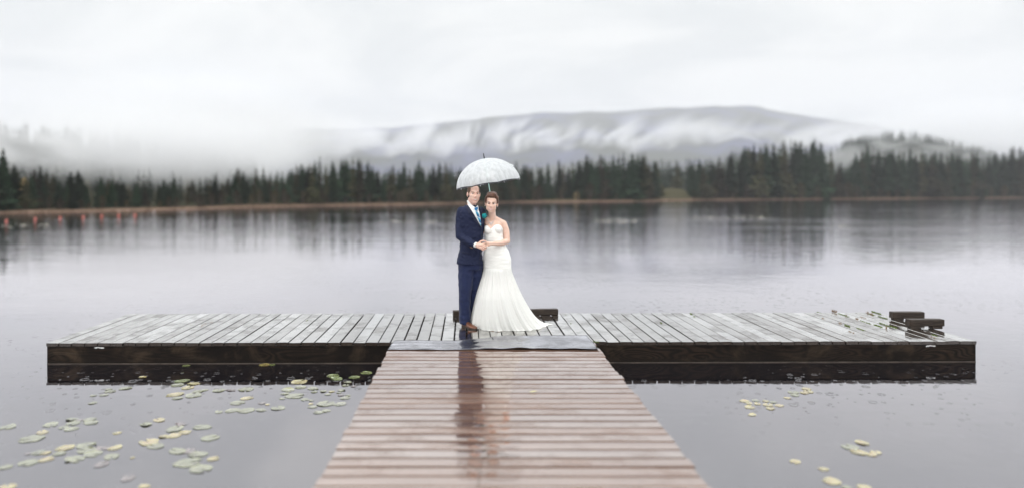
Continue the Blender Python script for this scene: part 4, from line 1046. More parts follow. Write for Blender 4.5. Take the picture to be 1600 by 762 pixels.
def put(name, me, m, parent, base, smooth=True, label=None):
    move_origin(me, base); o = link_mesh(name, me, m, parent, smooth=smooth)
    if label: o['label'] = label
    return o
def bm_me(bm, recalc=True):
    if recalc: bmesh.ops.recalc_face_normals(bm, faces=bm.faces)
    me = bpy.data.meshes.new('m'); bm.to_mesh(me); bm.free(); return me
def bvh_of(*mes):
    V = []; P_ = []
    for me in mes:
        o0 = len(V); V += [v.co.copy() for v in me.vertices]; P_ += [[i+o0 for i in p.vertices] for p in me.polygons]
    return BVHTree.FromPolygons(V, P_)
CAMP = Vector((0, 0, EYE))
def decal(poly, bvh, Yref, off=.002, thick=.003, el=1.2, wave=None):
    """a piece of cloth cut to an outline and laid over the body under it, with real thickness"""
    b = bmesh.new(); vs = [b.verts.new((x, 0, y)) for x, y in poly]; b.faces.new(vs)
    bmesh.ops.triangulate(b, faces=b.faces)
    for _ in range(7):
        es = [e for e in b.edges if e.calc_length() > el]
        if not es: break
        bmesh.ops.subdivide_edges(b, edges=es, cuts=1); bmesh.ops.triangulate(b, faces=b.faces)
    b.verts.index_update()
    res = []; last = Yref
    for v in b.verts:
        px, py = v.co.x, v.co.z; tgt = at(px, py, Yref); dr = (tgt-CAMP).normalized()
        hit = bvh.ray_cast(CAMP, dr)
        res.append([px, py, dr, hit[0], hit[3] if hit[0] else None])
    hs = [r_[3] for r_ in res if r_[4] is not None]
    o = bmesh.new(); F_ = []; B_2 = []
    for px, py, dr, h, dd in res:
        if dd is None or abs(dd*dr.y-Yref) > .35:
            near = min(((r_[0]-px)**2+(r_[1]-py)**2, r_[3].y) for r_ in res if r_[4] is not None and abs(r_[3].y-Yref) < .35) if hs else (0, Yref)
            h = at(px, py, near[1])
        w_ = wave(px, py) if wave else 0
        F_.append(o.verts.new(h-dr*(off+thick+w_))); B_2.append(o.verts.new(h+dr*.004))
    cnt = {}
    for f in b.faces:
        ix = [v.index for v in f.verts]; o.faces.new([F_[i] for i in ix]); o.faces.new([B_2[i] for i in reversed(ix)])
        for a_, c_ in zip(ix, ix[1:]+ix[:1]): cnt[(a_, c_)] = 1
    for (a_, c_) in list(cnt):
        if (c_, a_) not in cnt: o.faces.new((F_[a_], B_2[a_], B_2[c_], F_[c_]))
    b.free(); return bm_me(o)

def head(bm, T, female=False):
    Rr = T.to_3x3(); s_ = Rr.col[0].length; Rn = Rr.normalized()
    def bl(c, r, seg=24):
        r = (r, r, r) if isinstance(r, (int, float)) else r; ball(bm, T @ Vector(c), tuple(x*s_ for x in r), Rn, seg)
    def lb(a, ra, b_, rb): limb(bm, T @ Vector(a), ra*s_, T @ Vector(b_), rb*s_)
    jw = .042 if female else .045
    bl((0, .022, .032), (.074, .094, .088), 32); bl((0, -.026, .046), (.060, .050, .056)); bl((0, -.026, -.032), (.058 if female else .060, .058, .074))
    bl((0, -.034, -.082), (jw, .046, .034)); bl((0, -.066, -.101 if female else -.106), (.017 if female else .022, .018, .015))
    for s2 in (-1, 1):
        bl((s2*(.038 if female else .035), -.050, -.026), .029); bl((s2*(.033 if female else .030), -.040, -.058), .032); bl((s2*.077, .014, -.010), (.009, .019, .030)); bl((s2*.0115, -.091, -.038), .0085)
        lb((s2*.042, .0, -.056), .019 if female else .022, (s2*.018, -.054, -.099), .015 if female else .018)
    lb((0, -.080, .008), .0065, (0, -.104, -.033), .0095)
    lb((-.032, -.069, .020), .013, (.032, -.069, .020), .013); bl((0, -.074, -.066), (.027, .014, .020))
def soften(me, T, it=14):
    b = bmesh.new(); b.from_mesh(me); Ti = T.inverted(); sel = []
    for v in b.verts:
        l_ = Ti @ v.co
        if -.135 < l_.z < .075 and l_.y < .03 and abs(l_.x) < .069 and (abs(l_.x) > .020 or l_.z < -.052 or l_.z > .012): sel.append(v)
    for _ in range(it): bmesh.ops.smooth_vert(b, verts=sel, factor=.5, use_axis_x=True, use_axis_y=True, use_axis_z=True)
    b.to_mesh(me); b.free(); me.update(); return me
def on_face(T, bvh, x, z_, out_=0.0):
    o_ = T @ Vector((x, -.5, z_)); d_ = (T.to_3x3() @ Vector((0, 1, 0))).normalized(); h = bvh.ray_cast(o_, d_)
    return (h[0] if h[0] else T @ Vector((x, -.08, z_))) - d_*out_
def face_parts(T, bvh, parent, base, female):
    s_ = T.to_3x3().col[0].length; Rn = T.to_3x3().normalized()
    for s2 in (-1, 1):
        c = on_face(T, bvh, s2*.031, .000, -.0035)
        b = bmesh.new(); ball(b, c, (.0135*s_, .0065*s_, (.0062 if female else .0056)*s_), Rn, 16); e = put('eye', bm_me(b), M['eye_w'], parent, base)
        c2 = on_face(T, bvh, s2*.031, .000, .0018); b = bmesh.new(); ball(b, c2, (.0060*s_, .0024*s_, .0056*s_), Rn, 12); put('iris', bm_me(b), M['iris'], e, base)
        b = bmesh.new(); pts = [on_face(T, bvh, s2*(.031+.0150*t), .0058*(1-t*t)+(.0020*max(0, t) if female else 0), .0012) for t in (-1, -.6, -.2, .2, .6, 1)]
        tube(b, pts, [(.0022 if not female else .0036)*s_]*6, seg=8); put('eyelid', bm_me(b), M['lid'] if female else M['lid_m'], parent, base)
        if female:
            b = bmesh.new(); pts = [on_face(T, bvh, s2*(.031+.0155*t), -.0058*(1-t*t)+.001, .0006) for t in (-1, -.5, 0, .5, 1)]; tube(b, pts, .0022*s_, seg=6); put('lash_line', bm_me(b), M['lid'], parent, base)
        b = bmesh.new(); pts = [on_face(T, bvh, s2*(.032+.018*t), .0185+.0035*(1-(t-.25)**2)-(.001 if female else 0), .0022) for t in (-1, -.5, 0, .5, 1)]
        tube(b, pts, [r_*s_*(.8 if female else 1) for r_ in (.0026, .0034, .0032, .0026, .0012)], seg=8); put('eyebrow', bm_me(b), M['brow'], parent, base)
    wm = .030 if female else .028
    b = bmesh.new(); pts = [on_face(T, bvh, wm*t, -.066+.006*t*t, .0008) for t in (-1, -.6, -.25, 0, .25, .6, 1)]
    tube(b, pts, [r_*s_ for r_ in (.0012, .0028, .0036, .003, .0036, .0028, .0012)], seg=8); put('upper_lip', bm_me(b), M['lip_f' if female else 'lip_m'], parent, base)
    b = bmesh.new(); pts = [on_face(T, bvh, wm*t, -.0785+.0185*t*t, .0008) for t in (-1, -.6, -.25, 0, .25, .6, 1)]
    tube(b, pts, [r_*s_ for r_ in (.0012, .0030, .0044, .0048, .0044, .0030, .0012)], seg=8); put('lower_lip', bm_me(b), M['lip_f' if female else 'lip_m'], parent, base)
    b = bmesh.new(); pts = [on_face(T, bvh, wm*.92*t, -.0718+.0125*t*t, .0012) for t in (-1, -.5, 0, .5, 1)]
    tube(b, pts, [r_*s_ for r_ in (.0014, .0042, .0052, .0042, .0014)], seg=8); put('teeth', bm_me(b), M['teeth'], parent, base)
def frame(c, yaw, roll, pitch, s_):
    return Matrix.Translation(c) @ Matrix.Rotation(R(yaw), 4, 'Z') @ Matrix.Rotation(R(roll), 4, 'Y') @ Matrix.Rotation(R(pitch), 4, 'X') @ Matrix.Scale(s_, 4)
FZ = DZ+.004
def A3(t): return at(*t)

# ------------------------------------------------------------------ groom
gb = at(733, 512, 9.02); gb.z = FZ
groom = empty('person', gb, 'groom in a navy suit with a blue striped tie, holding hands with the bride', 'person')
HM = frame(at(740.4, 303.0, 9.00), 14, 1, 0, 1.06)
bm = bmesh.new(); head(bm, HM)
limb(bm, at(737.5, 313, 9.04), .056, at(736, 326, 9.06), .062)
loft(bm, [(at(x, y, Yc).x, Yc, at(x, y, Yc).z, rx, ry, R(12)) for x, y, Yc, rx, ry in ((736, 322, 9.06, .08, .06), (735.5, 328, 9.06, .15, .085), (736, 345, 9.06, .155, .10), (737, 365, 9.06, .145, .095), (736.5, 385, 9.06, .13, .09), (735, 405, 9.07, .145, .10), (735, 416, 9.07, .13, .09))], 32)
chain(bm, [(at(721, 330, 9.05), .050), (at(718, 352, 9.03), .042), (at(718.5, 370, 8.99), .036), (at(745, 382.8, 8.815), .026)])
chain(bm, [(at(751, 330, 9.10), .045), (at(763, 362, 9.33), .036), (at(769.5, 349, 9.30), .026)])
chain(bm, [(at(728.5, 410, 9.06), .080), (at(727, 458, 9.05), .050), (at(727, 503, 9.08), .034), (at(731, 508, 9.03), .027)])
chain(bm, [(at(743.5, 410, 9.10), .078), (at(741, 458, 9.13), .050), (at(738, 500, 9.2), .034), (at(738, 506, 9.17), .032)])
# right hand: palm, four fingers closing over the bride's hand, thumb on top
def px_chain(bm, pts): chain(bm, [(at(*p[:3]), p[3]) for p in pts])
px_chain(bm, [(745.5, 382.6, 8.81, .024), (749.5, 382.4, 8.795, .022), (753.0, 382.2, 8.785, .018)])
px_chain(bm, [(746.0, 384.6, 8.81, .022), (750.0, 386.4, 8.795, .021), (752.5, 387.3, 8.79, .018)])
px_chain(bm, [(746.5, 381.4, 8.81, .020), (750.5, 380.6, 8.80, .017)])
for q_ in ([(753.5, 381.0, 8.782, .0105), (757.6, 382.6, 8.765, .0095), (760.6, 384.0, 8.768, .0085), (762.0, 383.8, 8.785, .0075)],
           [(753.6, 383.4, 8.782, .0108), (757.2, 385.6, 8.764, .0098), (759.8, 387.0, 8.770, .0088), (760.8, 386.6, 8.790, .0078)],
           [(753.0, 385.8, 8.785, .0104), (755.9, 388.2, 8.770, .0094), (758.0, 389.2, 8.778, .0085), (758.9, 388.6, 8.796, .0075)],
           [(751.6, 387.8, 8.79, .0094), (753.7, 390.2, 8.78, .0084), (755.4, 390.9, 8.788, .0075), (756.2, 390.2, 8.802, .0068)],
           [(748.5, 379.6, 8.80, .014), (751.6, 376.8, 8.79, .0115), (755.4, 375.8, 8.785, .0100), (759.4, 376.6, 8.785, .0085)]): px_chain(bm, q_)
# left hand round the umbrella handle, behind the bride
hc = at(770.3, 347, 9.285); limb(bm, at(769.5, 349, 9.30), .026, hc+Vector((-.01, .035, 0)), .024)
for k in range(4):
    z_ = .030-.019*k; chain(bm, [(hc+Vector((-.02, .035, z_)), .010), (hc+Vector((.022, .022, z_)), .009), (hc+Vector((.024, -.014, z_)), .0085), (hc+Vector((.0, -.022, z_)), .0075)])
chain(bm, [(hc+Vector((-.02, .03, .03)), .012), (hc+Vector((-.024, -.004, .045)), .010), (hc+Vector((-.004, -.022, .048)), .0085)])
body_g = soften(remesh(bm, .0045, 3), HM); gbv = bvh_of(body_g)
# jacket
bm = bmesh.new()
JR = [(320.5, 728, 745, 9.06, .070), (323, 723.5, 750, 9.06, .095), (326.5, 719, 753, 9.06, .115), (332, 716.5, 755.5, 9.05, .128), (340, 716, 757, 9.05, .135), (350, 717, 757, 9.05, .135), (362, 718.5, 755.8, 9.05, .130), (374, 719, 754, 9.05, .126), (386, 718, 753.5, 9.05, .130), (400, 715.5, 754, 9.06, .140), (412, 713.8, 754.8, 9.06, .146)]
loft(bm, [(at((l+r_)/2, y, Yc).x, Yc, at((l+r_)/2, y, Yc).z, (r_-l)/2/F*Yc, ry, R(6)) for y, l, r_, Yc, ry in JR], 64, power=2.35)
px_chain(bm, [(721.5, 329.5, 9.04, .060), (718.6, 342, 9.03, .058), (717.8, 356, 9.01, .056), (718.6, 368.5, 8.985, .056)])
tube(bm, [at(718.4, 366, 8.985), at(722, 371.5, 8.965), at(731, 376.6, 8.90), at(742.2, 382.2, 8.825)], [.052, .054, .050, .043], seg=24)
px_chain(bm, [(752, 330, 9.09, .056), (757, 346, 9.19, .054), (763.5, 362.5, 9.33, .050)]); limb(bm, at(763.5, 362.5, 9.33), .05, at(768.5, 352, 9.31), .038)
def jdisp(c):
    f = mn.noise(Vector((c.x*9, c.y*6, c.z*7)))*.008+(1-abs(mn.noise(Vector((c.x*14+c.z*12, c.y*10, c.z*14-c.x*14))))*2)*.0065-.004
    return f
jm = remesh(bm, .0065, 3, jdisp); jb = bvh_of(jm); jbs = bvh_of(jm, body_g)
# trousers
bm = bmesh.new()
loft(bm, [(at(735, y, 9.07).x, 9.07, at(735, y, 9.07).z, rx, ry, R(6)) for y, rx, ry in ((396, .150, .115), (410, .155, .125), (420, .150, .120))], 40)
def leg(bm, pts): tube(bm, [at(*p[:3]) for p in pts], [p[3] for p in pts], seg=28)
leg(bm, [(729, 408, 9.05, .108), (728.3, 425, 9.05, .100), (727.2, 445, 9.04, .088), (726.2, 465, 9.05, .077), (726.2, 485, 9.07, .071), (726.8, 505.6, 9.08, .070)])
leg(bm, [(744, 408, 9.10, .100), (743.5, 430, 9.12, .092), (742, 455, 9.15, .078), (739.6, 480, 9.19, .070), (738, 502.6, 9.22, .068)])
def tdisp(c):
    k = math.exp(-((c.z-(DZ+.07))/.09)**2)
    return mn.noise(Vector((c.x*10, c.y*7, c.z*5)))*.007 + (1-2*abs(mn.noise(Vector((c.x*16+c.z*5, c.y*10, c.z*9-c.x*6)))))*.005 + mn.noise(Vector((c.x*12+c.z*10, c.y*12, c.z*30)))*(.003+.008*k)
tm_ = remesh(bm, .0065, 3, tdisp); tb_ = bvh_of(tm_)
# shirt front, collar, tie, lapels over the chest
skin_chest = bvh_of(jm)
shirt = decal([(729.6, 313.6), (731.2, 313.0), (737.6, 320.6), (742.2, 324.6), (745.6, 322.0), (747.4, 326.5), (750.2, 336), (752.0, 346), (752.0, 355), (750.4, 352), (744, 341), (737.5, 330), (731.5, 321.5)], jbs, 8.93, .001, .003)
bm = bmesh.new()   # collar band standing round the neck
T_ = []
for k in range(0, 21):
    a = R(-200+k*220/20); c = at(737.2, 320, 9.045); rx, ry = .066, .068
    p0 = c+Vector((rx*math.cos(a), ry*math.sin(a), -.022-.020*math.sin(-a)*1.0)); T_.append((p0, p0+Vector((-.006*math.cos(a), -.006*math.sin(a), .040))))
vv = [[bm.verts.new(p) for p in (a_, b_, b_+(a_-at(737.2, 320, 9.045)).normalized()*.004, a_+(a_-at(737.2, 320, 9.045)).normalized()*.009)] for a_, b_ in T_]
for A_2, B_3 in zip(vv, vv[1:]):
    for k in range(4): bm.faces.new((A_2[k], A_2[(k+1) % 4], B_3[(k+1) % 4], B_3[k]))
bm.faces.new(vv[0]); bm.faces.new(vv[-1][::-1]); collar = bm_me(bm)
tie_knot = decal([(741.0, 325.0), (746.4, 323.2), (747.0, 326.4), (744.4, 329.6), (742.2, 328.6)], jb, 8.92, .006, .012, .8)
tie_blade = decal([(743.0, 328.2), (745.2, 327.6), (748.8, 336), (751.6, 347), (751.7, 354), (748.8, 347), (745.4, 338), (743.2, 331)], jb, 8.93, .006, .006, .9)
lap_l = decal([(728.2, 321.0), (731.0, 320.6), (733.8, 324.4), (738.4, 331.6), (744.2, 341.4), (750.6, 352.8), (752.4, 358.6), (748.6, 354.4), (741.4, 345.6), (735.0, 336.6), (735.6, 333.0), (731.6, 331.8), (729.2, 326)], jb, 8.93, .003, .0055, 1.0)
lap_r = decal([(747.6, 321.6), (749.6, 322.6), (753.0, 330), (755.4, 338), (755.2, 345), (753.2, 352), (752.3, 357.6), (751.6, 350), (750.9, 342.6), (749.4, 333.2), (747.0, 325)], jb, 8.93, .003, .0055, 1.0)
flap = decal([(721.5, 392.2), (733.0, 394.4), (733.0, 397.2), (721.5, 395.0)], jb, 8.93, .001, .004, 1.2)
seam = decal([(751.9, 358), (752.9, 358), (753.2, 380), (752.6, 398), (749.0, 411.5), (748.2, 411.5), (751.7, 397), (752.2, 380)], jb, 8.93, .001, .004, 1.0)
put('body', body_g, M['skin_m'], groom, gb)
face_parts(HM, gbv, groom, gb, False)
jk = put('jacket', jm, M['suit'], groom, gb); put('trousers', tm_, M['trouser'], groom, gb)
put('lapel', lap_l, M['suit_d'], jk, gb); put('lapel', lap_r, M['suit_d'], jk, gb); put('pocket_flap', flap, M['suit_d'], jk, gb); put('front_edge', seam, M['suit_d'], jk, gb)
sh_ = put('shirt', shirt, M['shirt'], groom, gb)
put('collar', decal([(729.2, 314.2), (731.0, 313.4), (734, 317.4), (738.5, 321.4), (743.0, 324.6), (741.2, 328.8), (736.5, 324.6), (731.4, 319.6)], jbs, 8.95, .004, .006, .8), M['shirt'], sh_, gb)
put('collar', decal([(744.4, 324.4), (746.0, 320.6), (747.2, 322.6), (748.0, 328.0), (746.2, 327.2)], jbs, 8.95, .004, .006, .8), M['shirt'], sh_, gb)
bm = bmesh.new(); tube(bm, [at(741.6, 381.9, 8.83), at(744.4, 383.0, 8.812)], [.036, .033], seg=24); put('cuff', bm_me(bm), M['shirt'], sh_, gb)
ti = put('tie', tie_blade, M['tie'], groom, gb); m2 = mat_plain('tie_knot_blue', (.0, .13, .33), .4, .1, 30); put('knot', tie_knot, m2, ti, gb)
for k in range(3):
    c = at(735.0+1.5*k, 386.2+.55*k, 8.83); h = jb.ray_cast(CAMP, (c-CAMP).normalized())
    if h[0]: bm = bmesh.new(); ball(bm, h[0], (.0065, .004, .0065), seg=12); put('sleeve_button', bm_me(bm), M['button'], jk, gb)
# hair: short cap, thin at the temples
def hair_cap(T, c, r, keep, thick, seg=64):
    b = bmesh.new(); bmesh.ops.create_uvsphere(b, u_segments=seg, v_segments=seg//2, radius=1.0)
    for v in b.verts: v.co = Vector(c)+Vector((v.co.x*r[0], v.co.y*r[1], v.co.z*r[2]))
    bmesh.ops.delete(b, geom=[f for f in b.faces if not keep(f.calc_center_median())], context='FACES')
    inner = {v: v.co-(v.co-Vector(c)).normalized()*thick for v in b.verts}
    ret = bmesh.ops.extrude_face_region(b, geom=b.faces[:])
    for g in ret['geom']:
        if isinstance(g, bmesh.types.BMVert): g.co = g.co-(g.co-Vector(c)).normalized()*thick
    for v in b.verts:
        v.co += (v.co-Vector(c)).normalized()*.002*mn.noise(v.co*90); v.co = T @ v.co
    return bm_me(b)
hm = hair_cap(HM, (0, .022, .034), (.0775, .0985, .0925), lambda p: (p.z > .098-.35*max(0, p.y+.03) and p.y < .04 and abs(p.x) < .06) or (p.z > -.012+1.1*max(0, -(p.y-.0)) and abs(p.x) > .05 and p.y > -.05) or (p.y > .0 and p.z > -.05), .010)
put('hair', hm, M['hair_m'], groom, gb)
# shoes
def shoe(heel, toe, parent, base):
    heel = Vector(heel); toe = Vector(toe); L = (toe-heel).length; d_ = (toe-heel).normalized(); sd_ = Vector((-d_.y, d_.x, 0))
    b = bmesh.new(); rows = []
    for s_, w, h in ((0, .020, .045), (.03, .033, .072), (.12, .036, .078), (.26, .035, .084), (.38, .036, .076), (.52, .042, .058), (.68, .047, .046), (.84, .043, .039), (.95, .030, .030), (1.0, .014, .020)):
        c = heel+d_*L*s_; rg = []
        for k in range(17):
            a = math.pi*k/16; x = w*math.copysign(abs(math.cos(a))**.75, math.cos(a)); z_ = .014+(h-.014)*math.sin(a)**.7
            rg.append(b.verts.new(c+sd_*x+Vector((0, 0, z_))))
        rows.append(rg)
    for A_2, B_3 in zip(rows, rows[1:]):
        for k in range(16): b.faces.new((A_2[k], A_2[k+1], B_3[k+1], B_3[k]))
        b.faces.new((A_2[16], A_2[0], B_3[0], B_3[16]))
    b.faces.new(rows[0]); b.faces.new(rows[-1][::-1])
    me = bm_me(b); bv = bvh_of(me); o = put('shoe', me, M['leather'], parent, base)
    b = bmesh.new(); out_ = []
    for k in range(40):
        a = 2*math.pi*k/40; s_ = .5-.5*math.cos(a); w = interp([(0, .024), (.1, .038), (.35, .036), (.65, .050), (.85, .046), (1, .012)], s_)*(1 if a < math.pi else -1)
        out_.append(heel+d_*(L*s_*1.03-.004)+sd_*w)
    tp = [b.verts.new(p+Vector((0, 0, .016))) for p in out_]; bt = [b.verts.new(p) for p in out_]
    b.faces.new(tp); b.faces.new(bt[::-1])
    for k in range(40): b.faces.new((tp[k], bt[k], bt[(k+1) % 40], tp[(k+1) % 40]))
    put('sole', bm_me(b), M['sole'], o, base, False)
    b = bmesh.new()
    for s_ in (.34, .41, .48):
        pts = []
        for x in (-.016, -.005, .005, .016):
            q0 = heel+d_*L*s_+sd_*x+Vector((0, 0, .3)); h = bv.ray_cast(q0, Vector((0, 0, -1))); pts.append((h[0] or q0-Vector((0, 0, .24)))+Vector((0, 0, .002)))
        tube(b, pts, .0024, seg=6)
    put('laces', bm_me(b), M['sole'], o, base)
h0 = at(724, 510, 9.12); t0_ = at(744.2, 514, 8.875)
shoe((h0.x-.004, 9.115, FZ), (t0_.x, 8.875, FZ), groom, gb)
shoe((at(737, 506, 9.25).x-.01, 9.27, FZ), (at(741, 508, 9.1).x+.0, 9.0, FZ), groom, gb)
# flower on the lapel
h = jb.ray_cast(CAMP, (at(754.8, 337, 8.93)-CAMP).normalized()); fc = (h[0] or at(754.8, 337, 8.93))+Vector((.016, -.022, -.002))
bm = bmesh.new()
for k in range(26):
    a = k*2.4; r_ = .0045+.0011*k; zc = .020-.0009*k; c = fc+Vector((r_*math.cos(a)*.95, -zc*.8, r_*math.sin(a)))
    nrm_ = Vector((math.cos(a), -1.3, math.sin(a))).normalized(); rot = nrm_.to_track_quat('Z', 'Y').to_matrix()
    ball(bm, c, (.010, .010, .0022), rot, 10)
ro_ = put('boutonniere', bm_me(bm), mat_plain('teal_petals', (.0, .24, .26), .45, .25, 60), groom, gb)
ro_['label'] = 'teal rose pinned to the lapel'
bm = bmesh.new()
for (dx, dz_, L, w) in ((-.028, -.012, .022, .009), (-.030, .010, .020, .008), (-.020, -.030, .022, .008), (-.018, .022, .018, .007)):
    ball(bm, fc+Vector((dx, .006, dz_)), (w, .003, L), Matrix.Rotation(math.atan2(dx, dz_), 3, 'Y'), 10)
put('leaves', bm_me(bm), mat_plain('olive_leaves', (.07, .09, .03), .6, .3, 40), ro_, gb)
bm = bmesh.new(); ball(bm, fc+Vector((.003, .004, .034)), (.011, .005, .017), seg=12); put('dark_petal', bm_me(bm), M['black'], ro_, gb)

# ------------------------------------------------------------------ bride
bb = at(783, 512, 9.06); bb.z = FZ
bride = empty('person', bb, 'bride in a strapless white mermaid gown with a swept up brown hairdo and silver necklace', 'person')
HW = frame(at(768.0, 318.0, 8.985), -4, 4, 2, 1.03)
bm = bmesh.new(); head(bm, HW, True)
limb(bm, at(768.6, 327, 9.02), .046, at(769.5, 343, 9.05), .048)
chain(bm, [(at(769.3, 341, 9.055), .050), (at(778, 345.5, 9.065), .046), (at(786, 349.5, 9.07), .047)])
chain(bm, [(at(769.3, 341, 9.055), .050), (at(762, 345.5, 9.08), .046), (at(757, 349.5, 9.11), .044)])
BR = [(344, 762, 779, 9.06, .055), (349, 757.5, 785, 9.06, .080), (355, 757, 785.5, 9.06, .095), (364, 757.5, 785.5, 9.055, .098), (374, 758.5, 786.5, 9.055, .094), (382, 758.5, 789, 9.06, .10), (392, 756.5, 794.5, 9.07, .12), (404, 755, 798, 9.08, .135), (418, 756, 798.5, 9.08, .13), (430, 758, 797, 9.08, .12)]
def brings(rs, grow=0.0, yaw=R(-6)):
    return [(at((l+r_)/2, y, Yc).x, Yc, at((l+r_)/2, y, Yc).z, (r_-l)/2/F*Yc+grow, ry+grow, yaw) for y, l, r_, Yc, ry in rs]
loft(bm, brings(BR, -.004), 48)
busts = [(at(763.8, 358.5, 8.995), (.052, .050, .056)), (at(778.6, 357.5, 8.992), (.054, .052, .057))]
for c, r_ in busts: ball(bm, c, r_)
chain(bm, [(at(786.6, 350.5, 9.07), .048), (at(790.6, 361, 9.06), .046), (at(792.6, 376.5, 9.03), .039)])
chain(bm, [(at(792.6, 376.5, 9.03), .039), (at(783, 379.6, 8.95), .037), (at(766.5, 380.6, 8.835), .0235), (at(763.5, 380.6, 8.825), .0225)])
chain(bm, [(at(757, 350, 9.11), .042), (at(749, 371, 9.27), .036), (at(739, 373, 9.24), .026)])
px_chain(bm, [(739, 373, 9.24, .024), (734.5, 372, 9.225, .022)])
for k in range(4): px_chain(bm, [(734.5, 370+1.8*k, 9.225, .009), (730, 369.5+2*k, 9.215, .008), (727, 369.5+2*k, 9.20, .007)])
px_chain(bm, [(735.5, 369.5, 9.22, .011), (733, 366, 9.212, .009), (731.5, 364.5, 9.205, .008)])
# left hand lying in the groom's: palm, fingers under his, thumb up against his thumb
px_chain(bm, [(764, 380.0, 8.825, .021), (759.5, 379.6, 8.812, .019), (757.6, 380.2, 8.81, .016)]); px_chain(bm, [(764, 382.0, 8.825, .020), (760.5, 383.0, 8.815, .017)])
for k, (y0, y1) in enumerate(((379.6, 380.6), (381.4, 382.8), (383.0, 384.8), (384.4, 386.6))):
    px_chain(bm, [(758.0, y0, 8.808, .0085), (754.2, y1-.3, 8.812, .0080), (751.2, y1+.2, 8.825, .0072), (750.0, y1+.6, 8.84, .0065)])
px_chain(bm, [(762.6, 378.6, 8.818, .012), (760.0, 378.6, 8.800, .0095), (757.6, 379.2, 8.792, .0085), (755.2, 380.0, 8.79, .0075)])
# legs inside the gown
chain(bm, [(at(768, 415, 9.08), .085), (at(768, 462, 9.06), .052), (at(768, 503, 9.08), .036), (at(768, 505, 9.06), .026)])
chain(bm, [(at(784, 415, 9.08), .085), (at(782, 462, 9.08), .052), (at(781, 503, 9.12), .036), (at(781, 505, 9.10), .026)])
body_b = soften(remesh(bm, .0045, 3), HW); bbv = bvh_of(body_b)
# gown: fitted ruched bodice and hips
bm = bmesh.new(); loft(bm, brings(BR, .004), 64)
for c, r_ in busts: ball(bm, c, tuple(x+.006 for x in r_))
def ruche(c):
    d_ = c-at(771, 380, 9.05); ph = d_.z*330+abs(d_.x)*45*(1 if d_.z < -.05 else -.6)+3*mn.noise(Vector((c.x*7, c.y*7, c.z*9)))
    return .0009*math.sin(ph)*(1+1.2*mn.noise(Vector((c.x*12, c.y*8, c.z*30))))+.0035*mn.noise(Vector((c.x*9+c.z*6, c.y*8, c.z*34)))
bod = remesh(bm, .0045, 2, ruche)
b = bmesh.new(); b.from_mesh(bod); cx = at(771, 350, 9.05).x
def neck_z(x, y):
    px = x/9.0*F+VX
    if y < 9.07: py = interp([(754, 354.6), (757, 352.8), (761, 352.2), (764, 354.4), (766.2, 357.4), (769, 354.8), (773, 351.4), (778.5, 350.4), (782.5, 352.6), (785.5, 357.0), (788, 363)], px)
    else: py = interp([(754, 356), (771, 362), (788, 363)], px)
    return at(px, py, 9.0).z
bmesh.ops.delete(b, geom=[v for v in b.verts if v.co.z > neck_z(v.co.x, v.co.y)], context='VERTS')
for v in b.verts:
    if v.is_boundary: v.co.z = neck_z(v.co.x, v.co.y)
bodice = bm_me(b, False)
# skirt of gathered tulle with a short train to the right rear
TB = [(417, 756.6, 797.9, 9.08, .126), (420, 755.3, 799.2, 9.08, .142), (422, 755.5, 799, 9.08, .15), (427, 754.5, 800.2, 9.08, .16), (433, 753, 802, 9.08, .175), (441, 750.5, 805, 9.08, .20), (452, 747, 809, 9.08, .24), (463, 744.2, 814, 9.08, .275), (474, 742, 819.5, 9.09, .305), (485, 740, 826, 9.10, .33), (494, 738.4, 832, 9.11, .35), (502, 737.4, 838, 9.12, .365), (507, 737.0, 843, 9.13, .375), (511, 737.2, 847, 9.13, .38)]
b = bmesh.new(); NSG = 360; rows = []; q = random.Random(4)
def skirt_ring(u):
    ks = u*(len(TB)-1); k = min(int(ks), len(TB)-2); f = ks-k; return [TB[k][j]*(1-f)+TB[k+1][j]*f for j in range(5)]
NV = 90
for s_ in range(NV+1):
    u = s_/NV; y, l, r_, Yc, ry = skirt_ring(u); c = at((l+r_)/2, y, Yc); rx = (r_-l)/2/F*Yc
    if s_ == NV: c.z = DZ+.0055
    g = max(0, u-.04); ring = []
    for j in range(NSG):
        th = 2*math.pi*j/NSG; ct, st_ = math.cos(th), math.sin(th)
        fold = mn.noise(Vector((ct*3.2, st_*3.2, 2+u*.5)))*1.1+mn.noise(Vector((ct*7.5, st_*7.5, 5+u*.9)))*.9+mn.noise(Vector((ct*17, st_*17, 8+u*1.2)))*.30+mn.noise(Vector((ct*34, st_*34, 3+u*1.5)))*.09
        amp = .062*g**.9+.0015
        R_x, R_y = rx+fold*amp*.9, ry+fold*amp
        w = math.exp(-(((th-.18+math.pi) % (2*math.pi)-math.pi)/.34)**2); tr_ = max(0, (u-.72)/.28)**2.2
        ex = w*tr_*.115; wav = (.010*mn.noise(Vector((ct*9, st_*9, 1)))+.008)*(u > .999)
        x = c.x+(R_x+ex)*ct; y2 = c.y+(R_y)*st_+ex*.75*max(0, ct)
        ring.append(b.verts.new((x, y2, max(DZ+.0055, c.z))))
    rows.append(ring)
for A_2, B_3 in zip(rows, rows[1:]):
    for j in range(NSG): b.faces.new((A_2[j], B_3[j], B_3[(j+1) % NSG], A_2[(j+1) % NSG]))
skirt = bm_me(b)
put('body', body_b, M['skin_f'], bride, bb); face_parts(HW, bbv, bride, bb, True)
put('bodice', bodice, M['ivory'], bride, bb); put('skirt', skirt, M['tulle'], bride, bb)
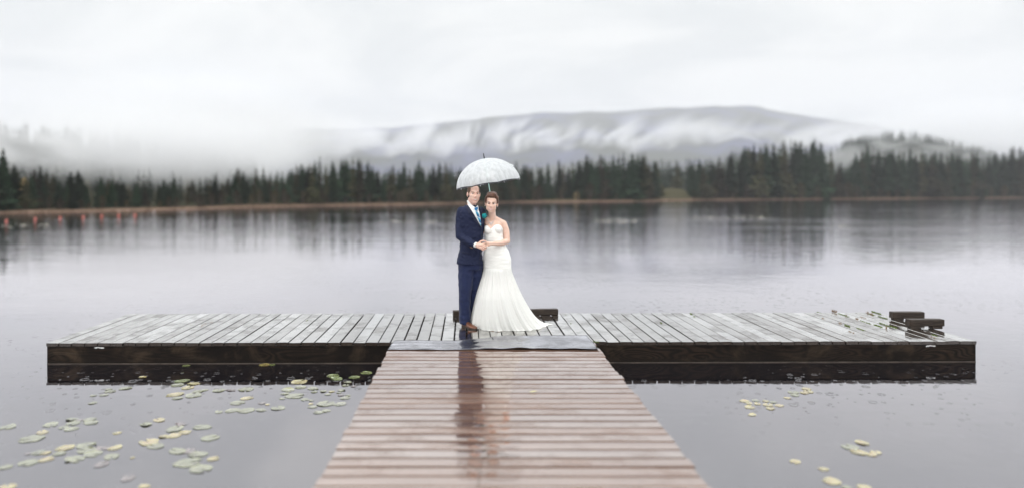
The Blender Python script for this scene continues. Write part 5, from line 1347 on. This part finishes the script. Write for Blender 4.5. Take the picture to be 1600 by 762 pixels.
# hair
bm = bmesh.new(); s_ = .985; Rn = HW.to_3x3().normalized()
for c, r_ in (((0, .034, .034), (.083, .094, .092)), ((0, -.026, .092), (.064, .058, .038)), ((.012, -.036, .106), (.052, .044, .036)), ((-.030, -.030, .092), (.038, .046, .030)), ((.038, -.020, .088), (.036, .05, .032)), ((0, .03, .122), (.060, .058, .030)), ((.0, .105, .05), (.055, .045, .055)), ((.068, .006, .046), (.022, .042, .056)), ((-.068, .006, .046), (.022, .042, .056)), ((0, .0, .118), (.070, .062, .034)), ((0, .085, -.02), (.06, .035, .06))):
    ball(bm, HW @ Vector(c), tuple(x*s_ for x in r_), Rn, 28)
def hdisp(c):
    l_ = HW.inverted() @ c; a = math.atan2(l_.x, l_.y+.2)
    return .0045*mn.noise(Vector((l_.x*95, l_.y*14, l_.z*12)))+.004*mn.noise(l_*24)
put('hair', remesh(bm, .0045, 2, hdisp), M['hair_f'], bride, bb)
# necklace of graded silver stones, and earrings
bm = bmesh.new()
def on_b(px, py, out_=.003):
    t_2 = at(px, py, 9.0); h = bbv.ray_cast(CAMP, (t_2-CAMP).normalized()); return (h[0] if h[0] else t_2)-Vector((0, out_, 0))
NK = [(773.6, 336), (773.4, 339.5), (772.6, 342.6), (771.0, 345.4), (769.2, 347.4), (767.4, 348.8), (765.4, 348.2), (763.6, 346.4), (762.2, 344.0), (761.0, 341.2), (760.4, 338.5)]
for k in range(len(NK)-1):
    for f in (0, .5):
        px = NK[k][0]*(1-f)+NK[k+1][0]*f; py = NK[k][1]*(1-f)+NK[k+1][1]*f; sz = .0035+.0035*max(0, 1-abs(px-767.4)/6)
        ball(bm, on_b(px, py), sz, seg=8)
for px, py, sz in ((767.3, 350.6, .0075), (765.4, 350.0, .006), (769.2, 349.8, .006), (767.3, 352.4, .005), (763.3, 348.4, .005), (771.0, 347.8, .005)): ball(bm, on_b(px, py), sz, seg=8)
put('necklace', bm_me(bm), M['silver'], bride, bb, False)
for s2 in (-1, 1):
    bm = bmesh.new(); ball(bm, HW @ Vector((s2*.079, -.004, -.038)), (.005, .005, .008), seg=8); put('earring', bm_me(bm), M['silver'], bride, bb)
